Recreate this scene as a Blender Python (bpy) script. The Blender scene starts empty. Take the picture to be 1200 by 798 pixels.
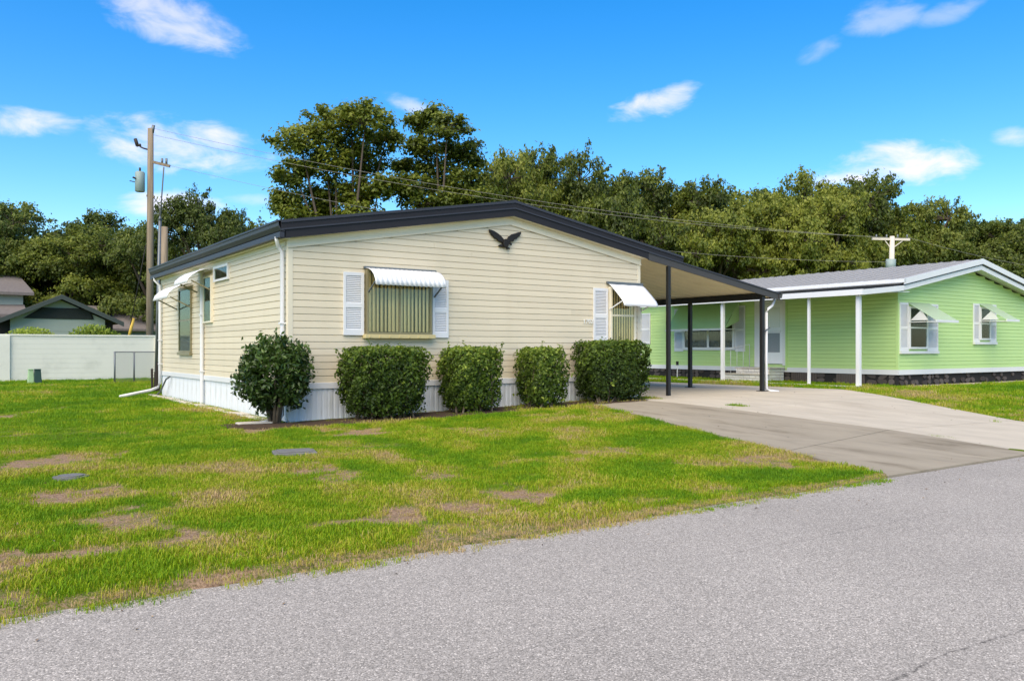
import bpy, bmesh, math, random
import numpy as np
from mathutils import Vector, Matrix, noise as mnoise
rnd = random.Random(11)
R = math.radians
scn = bpy.context.scene
COL = scn.collection

# ------------------------------------------------------------------ camera
FOC, PCX, PCY = 968.0, 600.0, 409.0
CAM = (-4.70, -13.17, 1.19)
RT = (.8215, -.5703); FW = (.5703, .8215)
cam = bpy.data.cameras.new('camera'); camo = bpy.data.objects.new('camera', cam); COL.objects.link(camo)
camo.location = CAM; camo.rotation_euler = (R(90), 0, -math.atan2(FW[0], FW[1]))
cam.sensor_width = 36; cam.lens = FOC / 1200 * 36; cam.shift_y = 10 / 1200
cam.clip_end = 2000; cam.clip_start = .05
scn.camera = camo
def ray(px, py):
    a = (px - PCX) / FOC; b = -(py - PCY) / FOC
    return Vector((a * RT[0] + FW[0], a * RT[1] + FW[1], b))
def on_y(px, py, y):
    d = ray(px, py); return Vector(CAM) + d * ((y - CAM[1]) / d[1])
def on_x(px, py, x):
    d = ray(px, py); return Vector(CAM) + d * ((x - CAM[0]) / d[0])
def at_d(px, py, D):
    return Vector(CAM) + ray(px, py) * D

# ------------------------------------------------------------------ light
SUN_EL, SUN_AZ = 50.0, math.degrees(math.atan2(-.80, -.58))   # azimuth from +Y towards +X, points to the sun
w = bpy.data.worlds.new('World'); scn.world = w; w.use_nodes = True
nt = w.node_tree; nt.nodes.clear()
def N(t, typ, **kw):
    n = t.nodes.new(typ)
    for k, v in kw.items():
        if k.startswith('i_'):
            key = k[2:]
            n.inputs[int(key) if key.isdigit() else key.replace('_', ' ')].default_value = v
        else: setattr(n, k, v)
    return n
def L(t, a, b): t.links.new(a, b)
def M_(t, op, a, b=None, c=None, clamp=False):
    n = t.nodes.new('ShaderNodeMath'); n.operation = op; n.use_clamp = clamp
    for i, v in enumerate((a, b, c)):
        if v is None: continue
        if isinstance(v, (int, float)): n.inputs[i].default_value = v
        else: t.links.new(v, n.inputs[i])
    return n.outputs[0]
out = N(nt, 'ShaderNodeOutputWorld'); bg = N(nt, 'ShaderNodeBackground'); L(nt, bg.outputs[0], out.inputs[0])
sky = N(nt, 'ShaderNodeTexSky'); sky.sky_type = 'NISHITA'; sky.sun_disc = False
sky.sun_elevation = R(SUN_EL); sky.sun_rotation = R(SUN_AZ); sky.air_density = 1.0; sky.dust_density = .5; sky.ozone_density = 2.5
hs = N(nt, 'ShaderNodeHueSaturation'); hs.inputs['Saturation'].default_value = 1.46; hs.inputs['Value'].default_value = 1.75; hs.inputs['Hue'].default_value = .5025
L(nt, sky.outputs[0], hs.inputs['Color'])
tc = N(nt, 'ShaderNodeTexCoord')
nz = N(nt, 'ShaderNodeTexNoise', i_Scale=17.0, i_Detail=9.0, i_Roughness=.58, i_Distortion=.35); 
mp = N(nt, 'ShaderNodeMapping'); mp.inputs['Scale'].default_value = (1, 1, 2.2)
L(nt, tc.outputs['Generated'], mp.inputs[0]); L(nt, mp.outputs[0], nz.inputs['Vector'])
nzc = M_(nt, 'SUBTRACT', nz.outputs[0], .5)
# clouds standing at their own directions: photo position, half width, half height, tilt, density
CLOUDS = [(200, 18, 92, 36, 18, .62), (30, 145, 62, 19, -4, .8), (212, 172, 118, 33, 3, .9), (205, 243, 70, 20, 0, .9), (490, 126, 50, 13, 20, .5),
          (768, 122, 62, 20, -13, .85), (1040, 198, 95, 30, -2, 1.0), (1036, 18, 50, 22, 4, .34), (1195, 160, 30, 14, 5, .7), (955, 62, 30, 14, -20, .3),
          (300, 235, 40, 9, 0, .3), (1110, 15, 35, 14, -10, .3)]
tot = None
for (cx, cy, hw, hh, tilt, dens) in CLOUDS:
    hw *= .84; hh *= .86
    d = ray(cx, cy).normalized(); r_ = d.cross(Vector((0, 0, 1))).normalized(); u_ = r_.cross(d).normalized()
    ct, st = math.cos(R(tilt)), math.sin(R(tilt))
    ra = (r_ * ct - u_ * st); ua = (u_ * ct + r_ * st)
    def dot(vec, s):
        n = nt.nodes.new('ShaderNodeVectorMath'); n.operation = 'DOT_PRODUCT'; L(nt, tc.outputs['Generated'], n.inputs[0]); n.inputs[1].default_value = vec * s
        return n.outputs['Value']
    a = M_(nt, 'POWER', dot(ra, FOC / hw), 2.0); b = M_(nt, 'POWER', M_(nt, 'ABSOLUTE', dot(ua, FOC / hh)), 2.0)
    q = M_(nt, 'SUBTRACT', 1.0, M_(nt, 'ADD', a, b)); q = M_(nt, 'MULTIPLY_ADD', nzc, 3.3, q)
    front = dot(d, 1.0); q = M_(nt, 'SUBTRACT', q, M_(nt, 'MULTIPLY', M_(nt, 'LESS_THAN', front, .8), 50.0))
    mr = N(nt, 'ShaderNodeMapRange', interpolation_type='SMOOTHSTEP'); L(nt, q, mr.inputs[0])
    mr.inputs[1].default_value = -.1; mr.inputs[2].default_value = 1.45; mr.inputs[3].default_value = 0; mr.inputs[4].default_value = dens
    tot = mr.outputs[0] if tot is None else M_(nt, 'MAXIMUM', tot, mr.outputs[0])
mix = N(nt, 'ShaderNodeMixRGB'); mix.inputs[2].default_value = (8.2, 7.8, 8.8, 1)
L(nt, tot, mix.inputs[0]); L(nt, hs.outputs[0], mix.inputs[1]); L(nt, mix.outputs[0], bg.inputs[0])
bg.inputs[1].default_value = .108
sl = bpy.data.lights.new('sun', 'SUN'); sl.energy = 4.2; sl.angle = R(70); sl.color = (1, .85, .60)
so = bpy.data.objects.new('sun', sl); COL.objects.link(so)
se, sa = R(SUN_EL), R(SUN_AZ)
sdir = Vector((math.sin(sa) * math.cos(se), math.cos(sa) * math.cos(se), math.sin(se)))
so.rotation_euler = sdir.to_track_quat('Z', 'Y').to_euler(); so.location = (-20, -20, 30)
scn.view_settings.view_transform = 'Standard'; scn.view_settings.look = 'None'; scn.view_settings.exposure = .36; scn.view_settings.gamma = 1
scn.view_settings.use_curve_mapping = False

# ------------------------------------------------------------------ materials
def mat(name, col, rough=.6, spec=.3, metal=0, var=.0, vscale=6.0, bump=0.0, bscale=60.0, objvar=0.0, stretch=None, dirt=None):
    m = bpy.data.materials.new(name); m.use_nodes = True; t = m.node_tree; p = t.nodes['Principled BSDF']
    p.inputs['Roughness'].default_value = rough; p.inputs['Specular IOR Level'].default_value = spec; p.inputs['Metallic'].default_value = metal
    c4 = (*col, 1); tcn = N(t, 'ShaderNodeTexCoord'); v = tcn.outputs['Object']
    if stretch:
        mpp = N(t, 'ShaderNodeMapping'); mpp.inputs['Scale'].default_value = stretch; L(t, v, mpp.inputs[0]); v = mpp.outputs[0]
    csock = None
    if var or objvar or dirt:
        n1 = N(t, 'ShaderNodeTexNoise', i_Scale=vscale, i_Detail=6.0, i_Roughness=.6); L(t, v, n1.inputs['Vector'])
        val = M_(t, 'MULTIPLY_ADD', M_(t, 'SUBTRACT', n1.outputs[0], .5), var * 2, 1.0)
        if objvar:
            oi = N(t, 'ShaderNodeObjectInfo'); val = M_(t, 'ADD', val, M_(t, 'MULTIPLY', M_(t, 'SUBTRACT', oi.outputs['Random'], .5), objvar * 2))
        mx = N(t, 'ShaderNodeMixRGB', blend_type='MULTIPLY'); mx.inputs[0].default_value = 1; mx.inputs[1].default_value = c4
        cb = N(t, 'ShaderNodeCombineColor'); [L(t, val, cb.inputs[i]) for i in range(3)]; L(t, cb.outputs[0], mx.inputs[2]); csock = mx.outputs[0]
        if dirt:
            n2 = N(t, 'ShaderNodeTexNoise', i_Scale=dirt[1], i_Detail=8.0, i_Roughness=.65); L(t, v, n2.inputs['Vector'])
            mr = N(t, 'ShaderNodeMapRange', interpolation_type='SMOOTHSTEP'); L(t, n2.outputs[0], mr.inputs[0]); mr.inputs[1].default_value = .48; mr.inputs[2].default_value = .75; mr.inputs[4].default_value = dirt[2]
            m2 = N(t, 'ShaderNodeMixRGB'); L(t, mr.outputs[0], m2.inputs[0]); L(t, csock, m2.inputs[1]); m2.inputs[2].default_value = (*dirt[0], 1); csock = m2.outputs[0]
        L(t, csock, p.inputs['Base Color'])
    else: p.inputs['Base Color'].default_value = c4
    if bump:
        n3 = N(t, 'ShaderNodeTexNoise', i_Scale=bscale, i_Detail=5.0); L(t, v, n3.inputs['Vector'])
        bp = N(t, 'ShaderNodeBump', i_Strength=bump, i_Distance=.01); L(t, n3.outputs[0], bp.inputs['Height']); L(t, bp.outputs[0], p.inputs['Normal'])
    return m
def leaf_mat(name, c1, c2, c3, transl=.35, rough=.45, spec=.35):
    m = bpy.data.materials.new(name); m.use_nodes = True; t = m.node_tree; p = t.nodes['Principled BSDF']; o = t.nodes['Material Output']
    ge = N(t, 'ShaderNodeNewGeometry'); oi = N(t, 'ShaderNodeObjectInfo'); at = N(t, 'ShaderNodeAttribute', attribute_name='tint')
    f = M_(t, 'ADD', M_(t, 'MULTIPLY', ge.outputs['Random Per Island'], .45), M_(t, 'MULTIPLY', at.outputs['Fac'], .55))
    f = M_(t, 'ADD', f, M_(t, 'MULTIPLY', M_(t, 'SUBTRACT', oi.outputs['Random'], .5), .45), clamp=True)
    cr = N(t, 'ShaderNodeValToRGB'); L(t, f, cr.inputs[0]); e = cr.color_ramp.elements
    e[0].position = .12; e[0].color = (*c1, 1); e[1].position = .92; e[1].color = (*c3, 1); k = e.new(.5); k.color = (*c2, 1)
    L(t, cr.outputs[0], p.inputs['Base Color']); p.inputs['Roughness'].default_value = rough; p.inputs['Specular IOR Level'].default_value = spec
    tr = N(t, 'ShaderNodeBsdfTranslucent'); L(t, cr.outputs[0], tr.inputs[0])
    ms = N(t, 'ShaderNodeMixShader'); ms.inputs[0].default_value = transl; L(t, p.outputs[0], ms.inputs[1]); L(t, tr.outputs[0], ms.inputs[2]); L(t, ms.outputs[0], o.inputs[0])
    return m
def glass_mat(name, tint=(.8, .9, .85), refl=.22):
    m = bpy.data.materials.new(name); m.use_nodes = True; t = m.node_tree; o = t.nodes['Material Output']; t.nodes.remove(t.nodes['Principled BSDF'])
    tr = N(t, 'ShaderNodeBsdfTransparent'); tr.inputs[0].default_value = (*tint, 1)
    gl = N(t, 'ShaderNodeBsdfGlossy'); gl.inputs['Roughness'].default_value = .04; gl.inputs[0].default_value = (.85, .95, .95, 1)
    fr = N(t, 'ShaderNodeFresnel', i_IOR=1.32); f = M_(t, 'ADD', fr.outputs[0], refl * .5, clamp=True)
    ms = N(t, 'ShaderNodeMixShader'); L(t, f, ms.inputs[0]); L(t, tr.outputs[0], ms.inputs[1]); L(t, gl.outputs[0], ms.inputs[2]); L(t, ms.outputs[0], o.inputs[0])
    return m
MT = {}
MT['cream'] = mat('cream_vinyl', (.705, .61, .445), .42, .35, var=.08, vscale=.9, objvar=.05, bump=.05, bscale=120, dirt=((.56, .48, .33), 1.3, .3))
MT['cream_trim'] = mat('cream_trim', (.74, .66, .50), .4, .35, var=.04)
MT['offwhite'] = mat('offwhite_trim', (.80, .73, .57), .4, .35, var=.05)
MT['white'] = mat('white_painted_metal', (.73, .73, .74), .38, .4, var=.05, vscale=5, dirt=((.55, .53, .48), 2.5, .25))
MT['skirt'] = mat('white_skirting', (.72, .74, .77), .45, .35, var=.08, vscale=2.0, stretch=(3, 3, .6), dirt=((.42, .42, .38), 1.6, .45))
MT['charcoal'] = mat('charcoal_metal', (.024, .023, .027), .55, .2, var=.12, vscale=3)
MT['charcoal2'] = mat('charcoal_gutter', (.040, .042, .054), .45, .3, var=.1, vscale=3)
MT['brownmetal'] = mat('dark_bronze_metal', (.055, .048, .045), .4, .4, var=.1, vscale=3)
MT['black'] = mat('black_post', (.018, .018, .019), .45, .35)
MT['ceil'] = mat('carport_ceiling', (.78, .68, .44), .5, .3, var=.07, vscale=1.5, dirt=((.48, .39, .21), 1.2, .35))
MT['wgold'] = mat('bronze_window_frame', (.27, .235, .13), .35, .5, metal=.3, var=.08)
MT['sill'] = mat('pale_gold_sill', (.60, .50, .25), .5, .3, var=.15)
MT['darkframe'] = mat('dark_interior', (.02, .02, .02), .8, .1)
MT['curt_a'] = mat('curtain_grey', (.86, .70, .40), .85, .1, var=.12, vscale=8, stretch=(8, 8, .3))
MT['curt_b'] = mat('curtain_green', (.82, .70, .42), .85, .1, var=.12, vscale=8, stretch=(8, 8, .3))
MT['curt_d'] = mat('curtain_dark', (.045, .045, .043), .9, .1, var=.2, vscale=8, stretch=(8, 8, .3))
MT['glass'] = glass_mat('window_glass', (.97, .96, .90), .03)
MT['glass_s'] = glass_mat('side_glass', (.62, .72, .62), -.10)
MT['glassd'] = glass_mat('neighbour_glass', (.8, .86, .88), .02)
MT['eagle'] = mat('dark_eagle', (.018, .015, .012), .5, .3, bump=.6, bscale=40)
MT['green'] = mat('green_siding', (.52, .705, .28), .45, .3, var=.05, vscale=1.2, objvar=.03, dirt=((.44, .62, .31), 1.0, .3))
MT['greenaw'] = mat('pale_green_awning', (.47, .68, .34), .45, .3, var=.05)
def sheet_mat(name, col):
    m = bpy.data.materials.new(name); m.use_nodes = True; t = m.node_tree; p = t.nodes['Principled BSDF']; p.inputs['Base Color'].default_value = (*col, 1); p.inputs['Roughness'].default_value = .4; o = t.nodes['Material Output']
    tr = N(t, 'ShaderNodeBsdfTranslucent'); tr.inputs[0].default_value = (*col, 1); ta = N(t, 'ShaderNodeBsdfTransparent'); m1 = N(t, 'ShaderNodeMixShader'); m1.inputs[0].default_value = .35; m2 = N(t, 'ShaderNodeMixShader'); m2.inputs[0].default_value = .30
    L(t, p.outputs[0], m1.inputs[1]); L(t, tr.outputs[0], m1.inputs[2]); L(t, m1.outputs[0], m2.inputs[1]); L(t, ta.outputs[0], m2.inputs[2]); L(t, m2.outputs[0], o.inputs[0]); return m
MT['sheet'] = sheet_mat('translucent_awning', (.62, .74, .55))
MT['roofgrey'] = mat('grey_shingle', (.31, .305, .30), .85, .15, var=.25, vscale=9, bump=.5, bscale=50)
MT['stone_d'] = mat('dark_skirting', (.035, .033, .032), .9, .1)
MT['stone'] = mat('field_stone', (.10, .085, .078), .85, .15, var=.25, vscale=6, objvar=.4, bump=.6, bscale=30)
MT['brickw'] = mat('white_brick', (.78, .74, .67), .8, .15, var=.15, vscale=8, objvar=.12, bump=.4, bscale=40)
MT['door'] = mat('white_door', (.78, .80, .81), .35, .4)
MT['screen'] = mat('grey_screen', (.26, .29, .32), .7, .2)
MT['dpane'] = mat('pale_door_glass', (.60, .66, .67), .15, .5)
MT['conc'] = mat('light_concrete', (.50, .44, .345), .9, .15, var=.26, vscale=1.6, stretch=(1.3, .6, 1), bump=.25, bscale=140, dirt=((.38, .32, .24), .55, .5))
MT['conc_d'] = mat('stained_concrete', (.335, .288, .215), .92, .12, var=.4, vscale=2.2, stretch=(1.6, .5, 1), bump=.3, bscale=140, dirt=((.135, .108, .07), 1.1, .95))
MT['curb'] = mat('pale_concrete_edging', (.55, .50, .42), .9, .1, var=.2, vscale=3)
MT['wallb'] = mat('pale_block_wall', (.70, .69, .60), .85, .15, var=.06, vscale=.6, bump=.2, bscale=40, dirt=((.48, .48, .41), .9, .5))
MT['sage'] = mat('sage_boards', (.30, .35, .31), .7, .2, var=.08, vscale=1)
MT['sage_d'] = mat('dark_green_trim', (.055, .07, .066), .7, .2)
MT['shingle2'] = mat('brown_shingle', (.17, .15, .14), .9, .1, var=.3, vscale=5, bump=.5, bscale=25)
MT['wood'] = mat('weathered_pole', (.25, .20, .145), .9, .1, var=.75, vscale=3, stretch=(5, 5, .22), bump=.6, bscale=20)
MT['woodpale'] = mat('pale_wood_pole', (.62, .56, .48), .9, .1, var=.15, vscale=3)
MT['bark'] = mat('oak_bark', (.10, .08, .062), .95, .1, var=.35, vscale=4, stretch=(3, 3, .6), bump=.8, bscale=12)
MT['bark_l'] = mat('pale_stem', (.20, .155, .11), .95, .1, var=.35, vscale=10, bump=.6, bscale=40)
MT['galv'] = mat('galvanised', (.15, .165, .175), .45, .5, metal=.4, var=.1)
MT['xform'] = mat('transformer_grey_green', (.27, .34, .33), .5, .3, var=.08)
MT['wire'] = mat('wire', (.30, .28, .24), .7, .2)
MT['wired'] = mat('dark_wire', (.03, .03, .03), .7, .2)
MT['box_l'] = mat('pedestal_green', (.34, .50, .28), .6, .25, var=.1)
MT['box_d'] = mat('pedestal_dark', (.025, .06, .05), .6, .25, var=.1)
MT['lid'] = mat('grey_lid', (.17, .165, .155), .7, .2, var=.3, vscale=12, bump=.4, bscale=50)
MT['yellow'] = mat('yellow_guard', (.60, .40, .07), .6, .3, var=.1)
MT['plank'] = mat('dark_planks', (.06, .05, .045), .9, .1, var=.2)
MT['hose'] = mat('grey_cable', (.12, .13, .13), .7, .2)
MT['num'] = mat('white_number', (.8, .8, .78), .4, .4)
MT['mulch'] = mat('mulch', (.075, .052, .036), .95, .05, var=.4, vscale=12, bump=1.0, bscale=30)
MT['gravel'] = mat('pale_gravel', (.45, .37, .28), .95, .05, var=.35, vscale=14, bump=1.0, bscale=40)
MT['oak'] = leaf_mat('oak_leaves', (.055, .08, .012), (.145, .185, .020), (.31, .33, .045), .45)
MT['oak_d'] = leaf_mat('dark_oak_leaves', (.045, .068, .012), (.105, .145, .020), (.23, .26, .04), .42)
MT['hedge'] = leaf_mat('hedge_leaves', (.038, .068, .010), (.135, .215, .024), (.43, .51, .075), .45)
MT['camel'] = leaf_mat('glossy_leaves', (.024, .048, .010), (.070, .125, .022), (.20, .28, .065), .3, .32, .45)

# ------------------------------------------------------------------ mesh helpers
ROOTLOC = {}
def tag(o, label=None, cat=None, group=None, kind=None):
    if label: o['label'] = label
    if cat: o['category'] = cat
    if group: o['group'] = group
    if kind: o['kind'] = kind
    return o
def thing(name, label, cat, loc=(0, 0, 0), group=None):
    o = bpy.data.objects.new(name, None); COL.objects.link(o); o.location = loc; o.empty_display_size = .2
    ROOTLOC[o.name] = Vector(loc); return tag(o, label, cat, group)
class MB:
    def __init__(s): s.v = []; s.f = []; s.smooth = False
    def add(s, vs, fs):
        n = len(s.v); s.v += [tuple(v) for v in vs]; s.f += [tuple(i + n for i in f) for f in fs]; return s
    def box(s, x0, x1, y0, y1, z0, z1):
        return s.add([(x0, y0, z0), (x1, y0, z0), (x1, y1, z0), (x0, y1, z0), (x0, y0, z1), (x1, y0, z1), (x1, y1, z1), (x0, y1, z1)],
                     [(0, 3, 2, 1), (4, 5, 6, 7), (0, 1, 5, 4), (1, 2, 6, 5), (2, 3, 7, 6), (3, 0, 4, 7)])
    def prism(s, poly, axis, a0, a1):
        """poly: 2D points; axis 'x': poly=(y,z), 'y': poly=(x,z), 'z': poly=(x,y); extruded a0..a1"""
        def p3(p, a): return {'x': (a, p[0], p[1]), 'y': (p[0], a, p[1]), 'z': (p[0], p[1], a)}[axis]
        n = len(poly); vs = [p3(p, a0) for p in poly] + [p3(p, a1) for p in poly]
        area = sum(poly[i][0] * poly[(i + 1) % n][1] - poly[(i + 1) % n][0] * poly[i][1] for i in range(n))
        fl = (area > 0) != (axis == 'y')
        c0 = tuple(range(n)); c1 = tuple(range(n, 2 * n)); sd = [(i, (i + 1) % n, (i + 1) % n + n, i + n) for i in range(n)]
        fs = [c0[::-1], c1] + sd if fl else [c0, c1[::-1]] + [q[::-1] for q in sd]
        return s.add(vs, fs)
    def tube(s, pts, r, n=8, cap=True):
        pts = [Vector(p) for p in pts]; rs = r if isinstance(r, (list, tuple)) else [r] * len(pts); rings = []; base = len(s.v)
        for i, p in enumerate(pts):
            d = (pts[min(i + 1, len(pts) - 1)] - pts[max(i - 1, 0)]).normalized()
            ref = Vector((0, 0, 1)) if abs(d.z) < .9 else Vector((1, 0, 0))
            a = d.cross(ref).normalized(); b = d.cross(a).normalized()
            for k in range(n):
                th = 2 * math.pi * k / n; s.v.append(tuple(p + (a * math.cos(th) + b * math.sin(th)) * rs[i]))
        for i in range(len(pts) - 1):
            for k in range(n):
                a0 = base + i * n + k; a1 = base + i * n + (k + 1) % n; s.f.append((a0, a1, a1 + n, a0 + n))
        if cap: s.f.append(tuple(base + k for k in range(n))[::-1]); s.f.append(tuple(base + (len(pts) - 1) * n + k for k in range(n)))
        return s
    def bar(s, p, q, wd, ht=None):
        """square bar between two points"""
        ht = ht or wd; p, q = Vector(p), Vector(q); d = (q - p).normalized(); ref = Vector((0, 0, 1)) if abs(d.z) < .95 else Vector((0, 1, 0))
        a = d.cross(ref).normalized() * wd / 2; b = d.cross(a).normalized() * ht / 2
        vs = [p - a - b, p + a - b, p + a + b, p - a + b, q - a - b, q + a - b, q + a + b, q - a + b]
        return s.add(vs, [(0, 1, 2, 3), (7, 6, 5, 4), (0, 4, 5, 1), (1, 5, 6, 2), (2, 6, 7, 3), (3, 7, 4, 0)])
    def mesh(s, name, m, off=(0, 0, 0)):
        me = bpy.data.meshes.new(name); off = Vector(off)
        me.from_pydata([tuple(Vector(v) - off) for v in s.v], [], s.f)
        if m: me.materials.append(m)
        bm = bmesh.new(); bm.from_mesh(me); bmesh.ops.recalc_face_normals(bm, faces=bm.faces); bm.to_mesh(me); bm.free()
        if s.smooth:
            for p in me.polygons: p.use_smooth = True
        me.update(); return me
    def build(s, name, m, parent=None, bev=0):
        off = Vector((0, 0, 0)); p = parent
        while p is not None:
            off = off + p.location; p = p.parent
        o = bpy.data.objects.new(name, s.mesh(name, m, off)); COL.objects.link(o)
        if parent is not None: o.parent = parent
        if bev:
            b = o.modifiers.new('bevel', 'BEVEL'); b.width = bev; b.segments = 2; b.limit_method = 'ANGLE'
        return o
def put(name, me, parent, loc, rot=(0, 0, 0), sc=(1, 1, 1)):
    o = bpy.data.objects.new(name, me); COL.objects.link(o); o.parent = parent; o.location = loc; o.rotation_euler = rot; o.scale = sc; return o
def struct(o): o['kind'] = 'structure'; return o

# ------------------------------------------------------------------ ground
ROAD_Y = -8.5; ROAD_Z = -.11
def sstep(t): t = np.clip(t, 0, 1); return t * t * (3 - 2 * t)
def g(x, y):
    x = np.asarray(x, float); y = np.asarray(y, float)
    base = .02 * np.clip(x, 0, 7.5) - .04 * sstep((x - 15) / 3)
    t = sstep((y + 8.5) / 7.5); z = -.075 * (1 - t) + base * t
    k = sstep((y - 9) / 12); return z * (1 - k) - .10 * k
def gf(x, y): return float(g(x, y))
def vnoise(x, y, s, seed=0):
    """cheap smooth value noise, numpy"""
    x = np.asarray(x) * s; y = np.asarray(y) * s; xi = np.floor(x).astype(np.int64); yi = np.floor(y).astype(np.int64); fx = sstep(x - xi); fy = sstep(y - yi)
    def h(a, b):
        n = (a * 374761393 + b * 668265263 + seed * 982451653) & 0x7fffffff; n = ((n ^ (n >> 13)) * 1274126177) & 0x7fffffff; return ((n ^ (n >> 16)) & 0xffff) / 65535.
    return (h(xi, yi) * (1 - fx) + h(xi + 1, yi) * fx) * (1 - fy) + (h(xi, yi + 1) * (1 - fx) + h(xi + 1, yi + 1) * fx) * fy
def fbm(x, y, s, seed=0, o=4): return sum(vnoise(x, y, s * 2 ** i, seed + i) * .5 ** i for i in range(o)) / sum(.5 ** i for i in range(o))
SLABS = [('conc_d', [(3.2, -8.47), (6.42, -8.47), (7.0, -6.25), (3.74, -6.85)]), ('conc_d', [(3.745, -6.83), (7.0, -6.23), (7.03, -.55), (5.62, -.92)]),
         ('conc', [(6.435, -8.47), (9.5, -8.47), (10.35, -6.52), (7.015, -6.25)]), ('conc', [(7.015, -6.23), (10.36, -6.50), (12.6, -3.02), (7.04, -3.02)]),
         ('conc', [(7.04, -3.0), (12.62, -3.0), (14.2, -.72), (7.045, -.72)]), ('conc', [(7.86, -.70), (14.22, -.70), (13.95, 3.0), (7.86, 3.0)]),
         ('conc', [(7.86, 3.02), (13.95, 3.02), (13.6, 7.0), (7.86, 7.0)])]
def in_poly(x, y, P, grow=0.):
    ok = np.ones_like(x, bool); n = len(P)
    for i in range(n):
        (ax, ay), (bx, by) = P[i], P[(i + 1) % n]; ln = math.hypot(bx - ax, by - ay)
        ok &= ((bx - ax) * (y - ay) - (by - ay) * (x - ax)) / ln > -grow
    return ok
# bare, worn patches in the turf: photo position, half width px, half height px, strength
BARE = [(45, 541, 62, 8, .9), (140, 535, 22, 6, .5), (75, 583, 60, 9, .8), (112, 582, 30, 7, .7), (175, 600, 42, 14, .8), (90, 645, 60, 11, .95), (195, 628, 36, 20, .8), (150, 612, 60, 9, .7), (20, 662, 40, 6, .7),
        (247, 672, 24, 9, 1.0), (3, 670, 12, 16, .8), (300, 657, 30, 4, .6), (255, 635, 30, 8, .4), (420, 616, 46, 10, .85), (455, 604, 22, 6, .9), (545, 594, 46, 8, .8), (608, 579, 42, 9, .9), (660, 571, 26, 6, .7),
        (415, 506, 38, 6, .7), (375, 556, 26, 10, .7), (560, 500, 60, 5, .45), (520, 555, 50, 6, .3), (700, 486, 60, 6, .4), (900, 543, 45, 8, .7), (880, 574, 60, 5, .6), (950, 545, 40, 6, .5), (3, 487, 14, 12, .8),
        (300, 503, 25, 6, .7), (720, 530, 60, 5, .35), (800, 545, 50, 5, .3), (470, 535, 40, 6, .3), (330, 620, 50, 8, .35), (620, 540, 50, 6, .25)]
def gpt(px, py):
    d = ray(px, py); z = -.05
    for _ in range(5):
        t = (z - CAM[2]) / d[2]; p = Vector(CAM) + d * t; z = gf(p.x, p.y)
    return Vector((p.x, p.y, z))
BP = []
for (px, py, hw, hh, st) in BARE:
    c = gpt(px, py); r_ = (gpt(px + hw, py) - c).length; f_ = (gpt(px, py - hh) - c).length; BP.append((c.x, c.y, r_, f_, st))
def bare(x, y):
    wx = x + (fbm(x, y, 2.2, 5) - .5) * .9; wy = y + (fbm(x, y, 2.2, 9) - .5) * .9; b = np.zeros_like(x)
    for (cx, cy, rr, rf, st) in BP:
        a = ((wx - cx) * RT[0] + (wy - cy) * RT[1]) / rr; c = ((wx - cx) * FW[0] + (wy - cy) * FW[1]) / rf
        b = np.maximum(b, st * np.clip(1.55 - np.sqrt(a * a + c * c) * 1.15, 0, 1))
    edge = np.clip(1 - np.abs(y - ROAD_Y - .02) / .16, 0, 1) * np.where(x < 9.5, .8, 0)
    n = np.clip((fbm(x, y, 1.1, 31) - .58) * 2.2, 0, .45) * ((y < 1) & (x < 8))
    br = (fbm(x, y, 3.5, 91) - .5) * 2.2 + (fbm(x, y, 12., 92) - .5) * 1.6
    return np.clip(np.maximum(np.maximum(b * 1.05 + br * np.clip(b * 3, 0, 1) * .8, n + br * .3 * (n > 0)), edge), 0, 1)
def axis(lo, hi, a, b, fine, far):
    core = np.arange(a, b + 1e-6, fine); l = []; v = a; st = fine
    while v > lo: st *= 1.35; v -= min(st, far); l.append(v)
    r_ = []; v = b; st = fine
    while v < hi: st *= 1.35; v += min(st, far); r_.append(v)
    return np.array(l[::-1] + list(core) + r_)
GX = axis(-900, 900, -9, 16, .13, 120); GY = axis(-900, 900, -9.2, 4, .13, 120)
X, Y = np.meshgrid(GX, GY); Z = g(X, Y); bm_ = bare(X, Y)
inside = np.zeros_like(X, bool)
for _, P in SLABS: inside |= in_poly(X, Y, P, -.03)
Z = Z + np.where(inside, -.06, (fbm(X, Y, 1.3, 3) - .5) * .035 - bm_ * .012)
Z = np.where((Y < ROAD_Y - .04), -.19, Z)
ny, nx = X.shape; vv = np.stack([X, Y, Z], -1).reshape(-1, 3)
idx = np.arange(nx * ny).reshape(ny, nx); ff = np.stack([idx[:-1, :-1], idx[:-1, 1:], idx[1:, 1:], idx[1:, :-1]], -1).reshape(-1, 4)
def np_mesh(name, v, f, m, smooth=False):
    me = bpy.data.meshes.new(name); k = f.shape[1]
    me.vertices.add(len(v)); me.vertices.foreach_set('co', np.ascontiguousarray(v, np.float32).ravel())
    me.loops.add(f.size); me.loops.foreach_set('vertex_index', np.ascontiguousarray(f, np.int32).ravel())
    me.polygons.add(len(f)); me.polygons.foreach_set('loop_start', np.arange(0, f.size, k, dtype=np.int32)); me.polygons.foreach_set('loop_total', np.full(len(f), k, np.int32))
    me.polygons.foreach_set('use_smooth', np.full(len(f), bool(smooth)))
    me.update(calc_edges=True); me.validate()
    if m: me.materials.append(m)
    return me
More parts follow.
